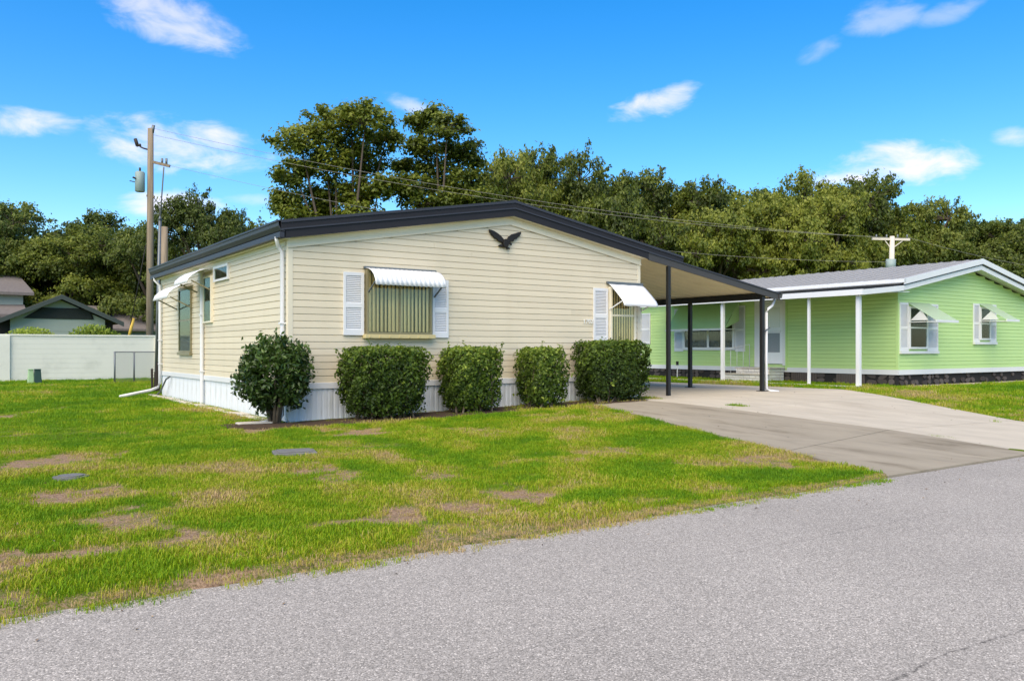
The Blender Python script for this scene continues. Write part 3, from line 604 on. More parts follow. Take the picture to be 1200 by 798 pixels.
while z < 3.68:
    lim = 3.75 - (z + EXP); xl, xr = max(GX0 + .05, GXP - lim / .187), min(GX1 - .05, GXP + lim / .187)
    if xr - xl < .3: break
    full = xl <= GX0 + .051
    put('siding_board', fb if full else board_front(xl - GX0, xr - GX0).mesh('siding_board', MT['green']), gh, Vector((GX0, GY0, z)) - OFF); z += EXP
sb = board_side(.05, GY1 - GY0).mesh('siding_board', MT['green']); z = GB
while z + EXP < 3.16: put('siding_board', sb, gh, Vector((GX0, GY0, z)) - OFF); z += EXP
MB().box(GX0 - .025, GX0 + .05, GY0 - .025, GY0 + .05, GB, 3.15).build('corner_trim', MT['green'], gh)
MB().box(GX0 - .035, GX1 + .03, GY0 - .035, GY0 + .02, .435, GB - .002).build('base_trim', MT['white'], gh)
MB().box(GX0 - .035, GX0 + .02, GY0 + .021, GY1, .435, GB - .002).build('base_trim', MT['white'], gh)
MB().box(GX0 + .03, GX1, GY0 + .05, GY1, -.05, .5).build('skirting', MT['stone_d'], gh)
r2 = random.Random(5)
def stone_mesh(k):
    n_ = 7; ph = r2.random() * 6; pts = []
    for i in range(n_):
        a = 2 * math.pi * i / n_ + ph; q = .5 * (.75 + .3 * r2.random()); pts.append((q * math.cos(a), q * math.sin(a)))
    mb = MB().prism(pts, 'y', -.5, .5); return mb.mesh('stone', MT['stone'])
SM = [stone_mesh(i) for i in range(5)]
x = GX0 + .1
while x < GX1 - .2:
    wd = r2.uniform(.16, .34)
    if r2.random() < .62: put('stone', r2.choice(SM), gh, Vector((x + wd / 2, GY0 + .06, .17 + r2.uniform(0, .05))) - OFF, (0, r2.uniform(-.3, .3), 0), (wd, .09, r2.uniform(.14, .2)))
    if r2.random() < .62: put('stone', r2.choice(SM), gh, Vector((x + wd / 2, GY0 + .06, .34 + r2.uniform(0, .03))) - OFF, (0, r2.uniform(-.3, .3), 0), (wd * .8, .09, r2.uniform(.12, .17)))
    x += wd
y = GY0 + .1
while y < GY1 - 3:
    wd = r2.uniform(.18, .36)
    if 1.0 < y < 2.0 or 4.0 < y < 5.9: pass
    else:
        for zz in (.20, .36):
            if r2.random() < .75: put('stone', r2.choice(SM), gh, Vector((GX0 + .05, y + wd / 2, zz + r2.uniform(0, .04))) - OFF, (0, r2.uniform(-.3, .3), math.pi / 2), (wd, .09, r2.uniform(.13, .2)))
    y += wd
for yy in (1.25, 2.9): # lattice panels under the porch wall
    lt = MB()
    for i in range(12): lt.box(GX0 - .02, GX0 + .0, yy + i * .08, yy + i * .08 + .035, .08, .43)
    lt.box(GX0 - .0, GX0 + .02, yy, yy + .96, .08, .43); tag(lt.build('lattice_panel', MT['stone'], gh), kind='stuff')
# roof
for (xa, xb) in ((17.87, GXP), (GXP, 26.85)):
    grake(xa, xb, .0, .05, GY0 - .42, GY1 + .3).build('roof_panel', MT['roofgrey'], gh)
    grake(xa - .02 if xa < 18 else xa, xb + .02 if xb > 26 else xb, -.015, .15, GY0 - .46, GY0 - .425).build('rake_board', MT['white'], gh)
    grake(xa, xb, .158, .185, GY0 - .425, GY0 - .40).build('rake_shadow_board', MT['charcoal2'], gh)
    grake(xa, xb, .185, .33, GY0 - .40, GY0 - .37).build('gable_trim', MT['white'], gh)
    grake(xa, xb, .25, .27, GY0 - .36, GY0 + .02).build('soffit', MT['white'], gh)
nseam = 0
y = GY0
seam = MB()
while y < GY1:
    for (xa, xb) in ((17.87, GXP), (GXP, 26.85)): seam.prism([(xa, grt(xa) - .003), (xb, grt(xb) - .003), (xb, grt(xb) + .022), (xa, grt(xa) + .022)], 'y', y, y + .035)
    y += .42
tag(seam.build('roof_seams', MT['roofgrey'], gh), kind='stuff')
ge_ = grt(17.87)
MB().box(17.80, 17.868, GY0 - .46, GY1 + .3, ge_ - .10, ge_ + .005).build('eave_fascia', MT['white'], gh)
MB().box(17.87, GX0 - .02, GY0 - .36, GY1 + .3, ge_ - .12, ge_ - .09).build('soffit', MT['white'], gh)
# porch roof and posts
def prt(x): return 2.80 + (x - 15.85) * .045
MB().prism([(15.87, prt(15.87)), (17.95, prt(17.95)), (17.95, prt(17.95) - .04), (15.87, prt(15.87) - .04)], 'y', -.20, 9.2).build('porch_roof', MT['roofgrey'], gh)
MB().prism([(15.9, prt(15.9) - .06), (18.24, prt(18.2) - .06), (18.24, prt(18.2) - .08), (15.9, prt(15.9) - .08)], 'y', -.18, 9.2).build('porch_ceiling', MT['white'], gh)
MB().box(17.95, 17.99, GY0 - .30, 9.2, prt(17.95) - .02, ge_ - .122).build('dark_gap_board', MT['brownmetal'], gh)  # dark board added for the shadowy gap between porch roof and main eave
MB().box(15.80, 15.868, -.24, 9.2, prt(15.85) - .14, prt(15.85) + .012).build('porch_fascia', MT['white'], gh)
MB().prism([(15.87, prt(15.87) + .005), (17.86, grt(17.87) - .185), (17.86, grt(17.87) - .33), (15.87, prt(15.87) - .14)], 'y', -.24, -.205).build('porch_fascia', MT['white'], gh)
for yy, rr in ((.0, .055), (1.57, .035), (4.77, .05), (8.6, .05)):
    MB().box(16.0 - rr, 16.0 + rr, yy - rr, yy + rr, gf(16, yy) - .05, prt(16) - .085).build('porch_post', MT['white'], gh, .005)
# gable windows with awnings
def gable_window(xg0, xg1, z0, z1, xs0, xs1, aw0, aw1):
    front_window(gh, xg0, xg1, z0, z1, 1, MT['white'], [MT['curt_d']], MT['glassd'], y=GY0, d=.08, fw=.06, meeting=True)
    shutter(gh, xs0, xg0 - .01, z0 - .06, z1 + .1, GY0 - .02); shutter(gh, xg1 + .01, xs1, z0 - .06, z1 + .1, GY0 - .02)
    MB().box(xs0, xs1, GY0 - .09, GY0 - .02, z0 - .14, z0 - .062).build('sill', MT['white'], gh)
    zt, zb_, p_ = z1 + .12, z1 - .42, .85
    aw = MB(); n_ = 7
    for i in range(n_):
        a, b = i / n_, (i + 1) / n_ - .012
        aw.add([(aw0, GY0 - .03 - p_ * a, zt + (zb_ - zt) * a), (aw1, GY0 - .03 - p_ * a, zt + (zb_ - zt) * a), (aw1, GY0 - .03 - p_ * b, zt + (zb_ - zt) * b - .012), (aw0, GY0 - .03 - p_ * b, zt + (zb_ - zt) * b - .012),
                (aw0, GY0 - .03 - p_ * a, zt + (zb_ - zt) * a - .01), (aw1, GY0 - .03 - p_ * a, zt + (zb_ - zt) * a - .01), (aw1, GY0 - .03 - p_ * b, zt + (zb_ - zt) * b - .022), (aw0, GY0 - .03 - p_ * b, zt + (zb_ - zt) * b - .022)],
               [(0, 1, 2, 3), (7, 6, 5, 4), (0, 4, 5, 1), (3, 2, 6, 7), (0, 3, 7, 4), (1, 5, 6, 2)])
    o = aw.build('awning', MT['sheet'], gh)
    MB().box(aw0 - .02, aw1 + .02, GY0 - .05 - p_, GY0 - .02 - p_, zb_ - .07, zb_ - .0).build('awning_rail', MT['white'], o)
    MB().prism([(GY0 - .10, zb_), (GY0 - .62, zb_), (GY0 - .42, zb_ + .30)], 'x', aw0 + .03, aw0 + .045).build('awning_wing', MT['white'], o)
    for xx in (aw0 + .02, aw1 - .02): MB().bar((xx, GY0 - .05, zb_ - .05), (xx, GY0 - .02 - p_, zb_ - .05), .02).build('awning_arm', MT['white'], o)
gable_window(18.78, 19.80, 1.19, 2.45, 18.32, 20.42, 18.75, 19.95)
gable_window(22.98, 23.66, 1.48, 2.55, 22.58, 24.07, 22.95, 23.75)
# side: double window, shutters, awning, door  (local frame facing -y rotated to face -x)
def side_part(build):
    hold = bpy.data.objects.new('tmp', None); COL.objects.link(hold); o = build(hold); o.parent = gh; o.location = Vector((GX0, 0, 0)) - OFF; o.rotation_euler = (0, 0, -math.pi / 2); bpy.data.objects.remove(hold); return o
side_part(lambda h: front_window(h, -8.60, -6.15, 1.15, 2.62, 2, MT['white'], [MT['curt_d']], MT['glassd'], d=.08, fw=.1, meeting=True))
side_part(lambda h: shutter(h, -9.05, -8.61, 1.10, 2.70)); side_part(lambda h: shutter(h, -6.14, -5.72, 1.10, 2.70)); side_part(lambda h: shutter(h, -11.1, -10.35, 1.38, 2.60))
side_part(lambda h: front_window(h, -11.9, -11.1, 1.38, 2.55, 1, MT['white'], [MT['curt_d']], MT['glassd'], d=.08, fw=.06))
aw = MB(); n_ = 8; p_ = .75; zt, zb_ = 2.86, 1.92
for i in range(n_):
    a, b = i / n_, (i + 1) / n_ - .01; q = lambda t: (GX0 - .03 - p_ * t, zt + (zb_ - zt) * t)
    (xa, za), (xb, zb2) = q(a), q(b)
    aw.prism([(xa, za), (xb, zb2 - .012), (xb, zb2 - .024), (xa, za - .012)], 'y', 6.0, 8.75)
awo = aw.build('awning', MT['greenaw'], gh)
MB().box(GX0 - .06 - p_, GX0 - .028 - p_, 5.98, 8.77, zb_ - .08, zb_ - .01).build('awning_rail', MT['white'], awo)
MB().prism([(GX0 - .03, zt - .02), (GX0 - .03 - p_ * .98, zb_ - .02), (GX0 - .03, zb_ + .25)], 'y', 5.975, 5.995).build('awning_wing', MT['greenaw'], awo)
for yy in (6.05, 8.7): MB().bar((GX0 - .05, yy, zb_ - .03), (GX0 - .03 - p_, yy, zb_ - .05), .022).build('awning_arm', MT['white'], awo)
def door_b(h):
    x0, x1, z0, z1 = -4.90, -4.15, .70, 2.70
    o = MB().box(x0, x1, -.075, -.03, z0, z1).build('door', MT['door'], h)
    MB().box(x0 - .1, x0 - .005, -.08, -.0, z0 - .05, z1 + .1).box(x1 + .005, x1 + .1, -.08, 0, z0 - .05, z1 + .1).box(x0 - .005, x1 + .005, -.08, 0, z1 + .005, z1 + .1).build('door_frame', MT['white'], o)
    MB().box(x0 + .1, x1 - .1, -.085, -.076, 1.92, 2.58).build('door_pane', MT['dpane'], o)
    MB().box(x0 + .1, x1 - .1, -.085, -.076, 1.08, 1.72).build('door_screen', MT['screen'], o)
    MB().box(x0 + .06, x1 - .06, -.092, -.076, 1.74, 1.80).build('door_rail', MT['white'], o); hb = MB(); hb.tube([(x0 + .07, -.09, 1.70), (x0 + .07, -.13, 1.70), (x0 + .16, -.14, 1.70)], .014, 6).build('handle', MT['black'], o)
    return o
side_part(door_b)
MB().box(GX0 - .06, GX0 - .02, 5.05, 5.3, .5, 2.95).build('trim_board', MT['white'], gh)
MB().box(GX0 - .055, GX0 - .0, 4.0, 4.06, .5, 3.0).build('trim_board', MT['green'], gh)
# brick steps
st = thing('brick_steps', 'low white brick steps with a thin rail below the green house door', 'steps', (17.6, 4.9, .1))
def brick_course(x0, x1, y0, y1, z, off_):
    bme = bricks[0]; L_ = .235; xx = y0 + (0 if off_ else -.11)
    while xx < y1 - .03:
        a, b = max(xx, y0), min(xx + L_ - .012, y1)
        if b - a > .03: put('brick', bme, st, Vector((x0, a, z)) - Vector((17.6, 4.9, .1)), sc=(.1, b - a, .085))
        xx += L_
    xx = x0 + .1 + (0.02 if off_ else .13)
    for yy in (y0, y1 - .1):
        q = x0 + .112
        while q < x1 - .03:
            b = min(q + L_ - .012, x1); put('brick', bme, st, Vector((q, yy, z)) - Vector((17.6, 4.9, .1)), sc=(b - q, .1, .085)); q += L_
bricks = [MB().box(0, 1, 0, 1, 0, 1).mesh('brick', MT['brickw'])]
for k in range(5): brick_course(17.45, 18.2, 4.10, 5.45, .055 + k * .097, k % 2)
for k in range(3): brick_course(17.05, 17.44, 4.10, 5.75, .055 + k * .097, (k + 1) % 2)
MB().box(17.53, 18.2, 4.18, 5.37, .05, .53).build('mortar_core', MT['curb'], st); MB().box(17.10, 17.45, 4.15, 5.70, .05, .33).build('mortar_core', MT['curb'], st)
MB().box(17.42, 18.22, 4.06, 5.49, .54, .575).build('tread', MT['curb'], st); MB().box(17.02, 17.415, 4.06, 5.79, .347, .38).build('tread', MT['curb'], st)
rl = MB(); rl.smooth = True
rl.tube([(17.15, 5.70, .38), (17.15, 5.70, 1.12), (17.3, 5.62, 1.2), (18.1, 5.42, 1.35), (18.1, 5.42, .58)], .014, 6)
for q in (.25, .5, .75): rl.tube([(17.15 + .95 * q, 5.70 - .28 * q, .38 if q < .3 else .58), (17.15 + .95 * q, 5.70 - .28 * q, 1.14 + .2 * q)], .009, 6)
rl.build('handrail', MT['white'], st)
sp_ = thing('garden_spigot', 'thin standpipe with a dark tap on the grass by the green wall', 'standpipe', (17.6, 8.3, .1))
MB().tube([(17.6, 8.3, .05), (17.6, 8.3, .62)], .018, 6).build('pipe', MT['white'], sp_); MB().tube([(17.6, 8.3, .60), (17.6, 8.3, .74)], .05, 8).build('tap', MT['black'], sp_)
MB().box(15.72, 16.3, -.3, 9., .06, gf(16, 3) + .02).build('porch_slab', MT['curb'], gh)
ed = MB(); xx = 17.9
struct(MB().prism([(17.9, -.30), (28, -.55), (28, .16), (17.9, .16)], 'z', 0, .115).build('gravel_strip', MT['gravel']))

# ================================================================== BACKGROUND LEFT
bw = thing('block_wall', 'long pale painted block wall across the back of the yard', 'wall', (-3, 25.6, -.1))
wm = MB().box(-14, 9, 25.6, 25.8, -.25, 1.72).build('wall', MT['wallb'], bw)
MB().box(-14.02, 9, 25.56, 25.84, 1.722, 1.78).build('coping', MT['wallb'], bw)
for xx in (-8.4, -2.55, 3.3): MB().box(xx - .2, xx + .2, 25.50, 25.599, -.25, 1.72).build('pilaster', MT['wallb'], bw)
jn = MB()
for zz in np.arange(.0, 1.7, .2): jn.box(-14, 9, 25.594, 25.5995, zz, zz + .19)
tag(jn.build('blocks', MT['wallb'], bw), kind='stuff')
# sage green dark house beyond the wall
dh = thing('dark_house', 'low sage green house with brown shingle roofs behind the pale wall', 'house', (-5, 48, 0))
Yh = 46.0
def P2(pts, y): return [(lambda v: (v.x, v.z))(on_y(a, b, y)) for a, b in pts]
(gx0, gz0), = P2([(12, 400)], Yh); (gx1, gz1), = P2([(123, 400)], Yh); (pxk, pzk), = P2([(71, 346)], Yh)
elx, elz = P2([(-8, 376)], Yh)[0]; erx, erz = P2([(143, 378)], Yh)[0]
MB().prism([(gx0, -.3), (gx1, -.3), (gx1, erz + .15), (pxk, pzk - .3), (gx0, elz + .15)], 'y', Yh, Yh + 9).build('wall', MT['sage'], dh)
for k in range(9): 
    z0 = .9 + k * .28
    MB().box(gx0 + .02, gx1 - .02, Yh - .03, Yh, z0, z0 + .265).build('wall_board', MT['sage'], dh) if z0 < 2.5 else None
(vx0, vz0), (vx1, vz1) = P2([(27, 373)], Yh)[0], P2([(110, 362)], Yh)[0]
MB().prism([(vx0, vz0), (vx1, vz0), (vx1 - .25, vz1), (vx0 + 1.0, vz1)], 'y', Yh - .06, Yh + .1).build('gable_vent', MT['darkframe'], dh)
vs_ = MB()
for i in range(12): t = vz0 + .03 + i * (vz1 - vz0 - .06) / 12; vs_.box(vx0 + .15 + .08 * i, vx1 - .1 - .02 * i, Yh - .09, Yh - .062, t, t + .02)
tag(vs_.build('louvres', MT['sage_d'], dh), kind='stuff')
for (xa, za), (xb, zb3) in (((elx, elz), (pxk, pzk)), ((pxk, pzk), (erx, erz))):
    MB().prism([(xa, za), (xb, zb3), (xb, zb3 - .28), (xa, za - .28)], 'y', Yh - .75, Yh - .62).build('barge_board', MT['sage_d'], dh)
    MB().prism([(xa, za + .02), (xb, zb3 + .02), (xb, zb3 - .08), (xa, za - .08)], 'y', Yh - .61, Yh + 9.5).build('roof', MT['shingle2'], dh)
MB().box(gx1, gx1 + .5, Yh + .2, Yh + 2, -.3, erz).build('dark_bay', MT['darkframe'], dh)
MB().box(gx0 - 1.4, gx0, Yh + .2, Yh + 2, -.3, elz + .1).build('dark_bay', MT['darkframe'], dh)
# right wing
Yw = 52.0
(wx0, wz0), (wx1, wz1) = P2([(104, 385)], Yw)[0], P2([(230, 385)], Yw)[0]; (_, wzr), = P2([(150, 359)], Yw + 3)
MB().box(wx0, wx1 + 4, Yw, Yw + 6, -.3, wz0 + .05).build('wall', MT['sage'], dh)
MB().add([(wx0 - .5, Yw - .6, wz0), (wx1 + 4, Yw - .6, wz0), (wx1 + 4, Yw + 3.5, wzr), (wx0 - .5, Yw + 3.5, wzr), (wx0 - .5, Yw - .6, wz0 - .15), (wx1 + 4, Yw - .6, wz0 - .15), (wx1 + 4, Yw + 3.5, wzr - .15), (wx0 - .5, Yw + 3.5, wzr - .15)], [(0, 1, 2, 3), (4, 7, 6, 5), (0, 4, 5, 1), (1, 5, 6, 2), (2, 6, 7, 3), (3, 7, 4, 0)]).build('roof', MT['shingle2'], dh)
for q in (126, 133): (ax_, az_), = P2([(q, 398)], Yw - .4); MB().box(ax_ - .1, ax_ + .1, Yw - .5, Yw - .3, -.3, wz0 - .1).build('porch_post', MT['sage_d'], dh)
# upper block at the left
Yu = 55.0
(ux0, uz0), (ux1, uz1) = P2([(-60, 357)], Yu)[0], P2([(27, 343)], Yu)[0]; (_, ur), = P2([(0, 322)], Yu + 4)
MB().box(ux0, ux1, Yu, Yu + 6, -.3, uz1).build('wall', MT['sage'], dh)
ue = P2([(40, 343)], Yu - .6)[0]
MB().add([(ux0, Yu - .6, ue[1]), (ue[0], Yu - .6, ue[1]), (ue[0] - .6, Yu + 4, ur), (ux0, Yu + 4, ur), (ux0, Yu - .6, ue[1] - .2), (ue[0], Yu - .6, ue[1] - .2), (ue[0] - .6, Yu + 4, ur - .2), (ux0, Yu + 4, ur - .2)], [(0, 1, 2, 3), (4, 7, 6, 5), (0, 4, 5, 1), (1, 5, 6, 2), (2, 6, 7, 3), (3, 7, 4, 0)]).build('roof', MT['shingle2'], dh)
l0, l1 = P2([(-60, 368)], Yu - 2.5)[0], P2([(32, 368)], Yu - 2.5)[0]
MB().add([(l0[0], Yu - 2.5, l0[1]), (l1[0], Yu - 2.5, l1[1]), (l1[0], Yu - .01, l1[1] + .75), (l0[0], Yu - .01, l0[1] + .75), (l0[0], Yu - 2.5, l0[1] - .2), (l1[0], Yu - 2.5, l1[1] - .2), (l1[0], Yu - .01, l1[1] + .55), (l0[0], Yu - .01, l0[1] + .55)], [(0, 1, 2, 3), (4, 7, 6, 5), (0, 4, 5, 1), (1, 5, 6, 2), (2, 6, 7, 3), (3, 7, 4, 0)]).build('roof', MT['shingle2'], dh)

# utility pole with transformer
up = thing('utility_pole', 'tall weathered wooden utility pole with a grey transformer near the top', 'utility pole', (2.88, 27.0, -.1))
PD = 37.2
def q3(px, py, dd=0): return at_d(px, py, PD + dd)
def wtube(name, pts, r, m, par, n_=8): mb = MB(); mb.smooth = True; return mb.tube(pts, r, n_).build(name, m, par)
b0 = q3(175.5, 430); t0 = q3(176.5, 151); wtube('pole', [b0, (b0 + t0) / 2, t0], [.165, .15, .125], MT['wood'], up, 12)
wtube('pole_cap', [q3(178.5, 156), q3(180, 147)], .07, MT['galv'], up)
x0 = q3(164, 213, -.25); wtube('transformer', [x0 + Vector((0, 0, -.46)), x0 + Vector((0, 0, -.44)), x0 + Vector((0, 0, .40)), x0 + Vector((0, 0, .44))], [.17, .205, .205, .17], MT['xform'], up, 14)
wtube('bushing', [x0 + Vector((0, 0, .42)), x0 + Vector((0, 0, .62))], .045, MT['plank'], up); wtube('bushing', [x0 + Vector((-.2, -.1, .1)), x0 + Vector((-.32, -.12, .14))], .04, MT['plank'], up)
wtube('bushing', [q3(152, 212), q3(160, 214)], .02, MT['plank'], up)
wtube('cutout', [q3(164, 172), q3(168, 174), q3(175, 176)], .035, MT['plank'], up); wtube('cutout', [q3(158.5, 163), q3(161, 171)], .08, MT['plank'], up); wtube('cutout', [q3(160, 171), q3(165, 170)], .06, MT['plank'], up)
MB().bar(q3(179, 190), q3(199, 195), .10, .12).build('crossarm', MT['wood'], up)
for q in (190, 195): wtube('insulator', [q3(q, 193), q3(q, 186)], .05, MT['galv'], up)
MB().bar(q3(172, 229.5), q3(181, 231), .08, .10).build('bracket', MT['wood'], up)
wtube('pole_cable', [q3(192, 196, -.1), q3(189.5, 230, -.1), q3(187.5, 262, -.2)], .03, MT['hose'], up)
wtube('pole_cable', [q3(179, 231), q3(184, 236), q3(187, 246), q3(187.5, 256)], .02, MT['hose'], up)
guy = thing('guy_wire', 'dark slanted guy wire with yellow guard behind the pale wall', 'guy wire', tuple(q3(150, 400, 1)))
wtube('wire', [q3(171, 287, .2), q3(152, 385, 1)], .02, MT['wired'], guy, 5); wtube('guard', [q3(156.5, 373, 1), q3(150, 400, 1)], .07, MT['yellow'], guy)
p2 = thing('wooden_pole', 'short grey wooden post just behind the tall utility pole', 'pole', tuple(at_d(193, 420, 42)))
wtube('pole', [at_d(193, 425, 42), at_d(192.5, 266, 42)], .17, MT['wood'], p2, 10)
ms = thing('service_mast', 'thin grey conduit mast standing by the back corner of the cream house', 'mast', (.45, 13.2, 0))
mb_ = at_d(182.5, 452, 25.3); mt_ = at_d(187.5, 258, 25.3); wtube('conduit', [mb_, mt_], [.045, .045], MT['galv'], ms, 8); wtube('weatherhead', [mt_, mt_ + Vector((0, 0, .12))], [.06, .02], MT['galv'], ms)
# planks leaning at the corner
for i, (pxa, pya, pxb, pyb, r_, lb) in enumerate(((178.5, 458, 178, 432, .05, 'short dark board leaning by the back corner downspout'), (184.5, 458, 185.5, 424, .11, 'tall dark board leaning against the back corner downspout'), (181.5, 458, 182, 436, .05, 'narrow dark board standing between two leaning boards'))):
    o = MB().bar(at_d(pxa, pya, 21.6), at_d(pxb, pyb, 21.6), r_, .05).build('board', MT['plank']); tag(o, lb, 'board', 'boards leaning at the back corner')
hz = MB(); hz.smooth = True
tag(hz.tube([(-.06, 8.15, .52), (-.12, 8.3, .45), (-.16, 8.75, .12), (-.2, 8.95, .04), (-.3, 9.2, .03)], .022, 6).build('cable', MT['hose']), 'dark cable hanging from the skirting down to the grass', 'cable')
# chain link fence
fn = thing('chain_link_fence', 'low grey chain link fence between house and pale wall', 'fence', (1.0, 21.5, -.1))
F0, F1, F2 = Vector((.82, 21.4, -.1)), Vector((1.75, 25.3, -.1)), Vector((6.5, 21.0, -.1))
def fence_run(a, b, posts, h_):
    d = b - a; ln = d.length; u = d.normalized()
    for s in posts: wtube('post', [a + d * s - Vector((0, 0, .1)), a + d * s + Vector((0, 0, h_))], .032, MT['galv'], fn)
    wtube('rail', [a + Vector((0, 0, h_ - .02)), b + Vector((0, 0, h_ - .02))], .026, MT['galv'], fn, 6)
    m_ = MB(); st_ = .11; k = -h_
    while k < ln:
        for sgn in (1, -1):
            s0, s1 = k, k + h_; z0, z1 = (0, h_) if sgn > 0 else (h_, 0)
            c0, c1 = max(s0, 0), min(s1, ln)
            if c1 <= c0: continue
            f0, f1 = (c0 - s0) / h_, (c1 - s0) / h_
            m_.bar(a + u * c0 + Vector((0, 0, z0 + (z1 - z0) * f0)), a + u * c1 + Vector((0, 0, z0 + (z1 - z0) * f1)), .010)
        k += st_
    tag(m_.build('wire_mesh', MT['galv'], fn), kind='stuff')
fence_run(F0, F2, (0.001, .12, .28, .62, 1), 1.2)
# pedestals
for nm, pxc, hw, mt_n, lb in (('utility_pedestal', 36, 3.4, 'box_l', 'light green utility pedestal on the grass before the pale wall'), ('utility_pedestal', 44, 4.2, 'box_d', 'dark green utility box beside the light green pedestal')):
    c = at_d(pxc, 446.5, 31.0); h_ = .5; w_ = hw * 31 / FOC
    t_ = thing(nm, lb, 'utility box', (c.x, c.y, -.1)); m_ = MB(); x0, y0 = c.x, c.y; tp = .75
    m_.add([(x0 - w_, y0 - .18, -.12), (x0 + w_, y0 - .18, -.12), (x0 + w_, y0 + .18, -.12), (x0 - w_, y0 + .18, -.12), (x0 - w_ * tp, y0 - .13, h_ - .1), (x0 + w_ * tp, y0 - .13, h_ - .1), (x0 + w_ * tp, y0 + .13, h_ - .1), (x0 - w_ * tp, y0 + .13, h_ - .1)],
           [(0, 3, 2, 1), (4, 5, 6, 7), (0, 1, 5, 4), (1, 2, 6, 5), (2, 3, 7, 6), (3, 0, 4, 7)]); m_.build('cabinet', MT[mt_n], t_, .02)
    MB().box(x0 - w_ * .8, x0 + w_ * .8, y0 - .15, y0 + .15, h_ - .1, h_ - .06).build('lid', MT[mt_n], t_, .01)
# right pole and lines
rp = thing('utility_pole', 'pale wooden power pole with crossarm behind the green house roof', 'utility pole', tuple(at_d(1044, 420, 46)))
def k3(px, py): return at_d(px, py, 46)
wtube('pole', [k3(1043, 425), k3(1045.5, 277)], [.17, .13], MT['woodpale'], rp, 10); MB().bar(k3(1022, 280), k3(1066, 281), .12, .13).build('crossarm', MT['woodpale'], rp)
for a, b in ((1037, 282), (1058, 282)): MB().bar(k3(a, b), k3(1044.5, 292), .05).build('brace', MT['woodpale'], rp)
wtube('transformer', [k3(1043.5, 318), k3(1044, 304)], .26, MT['xform'], rp, 12)
for q in (1027, 1039, 1052, 1063): wtube('insulator', [k3(q, 280), k3(q, 275)], .05, MT['galv'], rp, 6)
def line(label, p, q, sag, r=.008):
    pts = [p + (q - p) * (i / 30) - Vector((0, 0, sag * 4 * (i / 30) * (1 - i / 30))) for i in range(31)]
    tag(MB().tube(pts, r, 5).build('power_line', MT['wire']), label, 'power line', 'power lines strung between the two poles')
line('uppermost power line from the tall pole to the far crossarm', q3(176, 150), k3(1027, 278), .75)
line('second power line just below the uppermost one', q3(178, 158), k3(1039, 278), .85)
line('lowest power line sagging over the cream roof towards the green house', q3(181, 190), k3(1043, 307), 1.1, .007)
tag(MB().tube([k3(1063, 278) + (at_d(1290, 320, 60) - k3(1063, 278)) * (i / 12) - Vector((0, 0, 1.6 * (i / 12) * (1 - i / 12))) for i in range(13)], .009, 5).build('power_line', MT['wire']), 'power line running right from the far crossarm into the trees', 'power line')

# ================================================================== small ground things
c = gpt(345, 532); mbx = thing('meter_box_lid', 'rectangular dark grey meter box lid in the front lawn', 'box lid', (c.x, c.y, c.z))
MB().box(c.x - .24, c.x + .24, c.y - .2, c.y + .2, c.z - .06, c.z + .035).build('rim', MT['lid'], mbx, .01); MB().box(c.x - .19, c.x + .19, c.y - .15, c.y + .15, c.z + .035, c.z + .047).build('cover', MT['lid'], mbx, .004)
mbx.rotation_euler = (0, 0, R(-14))
c = gpt(83, 560); rl_ = thing('round_cover', 'round grey concrete cover sunk in the left lawn', 'round cover', (c.x, c.y, c.z))
MB().tube([(c.x, c.y, c.z - .05), (c.x, c.y, c.z + .02)], .155, 20).build('rim', MT['lid'], rl_); MB().tube([(c.x, c.y, c.z + .02), (c.x, c.y, c.z + .03)], .11, 20).build('cover', MT['lid'], rl_)
# edging stones along the left side wall
for i in range(16):
    y = .35 + i * .57; s = .0
    o = MB().box(-.34 + r2.uniform(-.03, .03), -.17, y, y + .5, -.08, .035 + r2.uniform(-.01, .02)).build('edging_block', MT['curb'], None, .012); 
    if i == 0: edg = thing('edging_row', 'pale concrete edging blocks along the side skirting', 'edging', (-.25, 5, 0))
    o.parent = edg; o.location = -Vector((-.25, 5, 0)); o.rotation_euler = (0, 0, 0)
o = MB().box(-.9, -.35, -.32, -.12, -.03, .05).build('splash_block', MT['curb'], None, .015); tag(o, 'pale splash block under the front corner downspout', 'splash block')
# planting bed
bx = np.linspace(-1.15, 7.7, 60); by = np.linspace(0, 1, 10); A, B = np.meshgrid(bx, by); front = -1.17 + .10 * np.sin(A * 1.7) + .2 * np.clip(A - 6.6, 0, 1); front = np.where(A < .1, -1.15 + .25 * np.clip(-A, 0, 1.2), front)
Yb = front + (np.where(A < .0, .15, -.02) - front) * B; Zb = g(A, Yb) + .03 * np.sin(B * math.pi) + (fbm(A, Yb, 4, 8) - .5) * .05 - .004
v = np.stack([A, Yb, Zb], -1).reshape(-1, 3); idx = np.arange(600).reshape(10, 60); f = np.stack([idx[:-1, :-1], idx[:-1, 1:], idx[1:, 1:], idx[1:, :-1]], -1).reshape(-1, 4)
bed = bpy.data.objects.new('planting_bed', np_mesh('planting_bed', v, f, MT['mulch'], True)); COL.objects.link(bed); struct(bed)

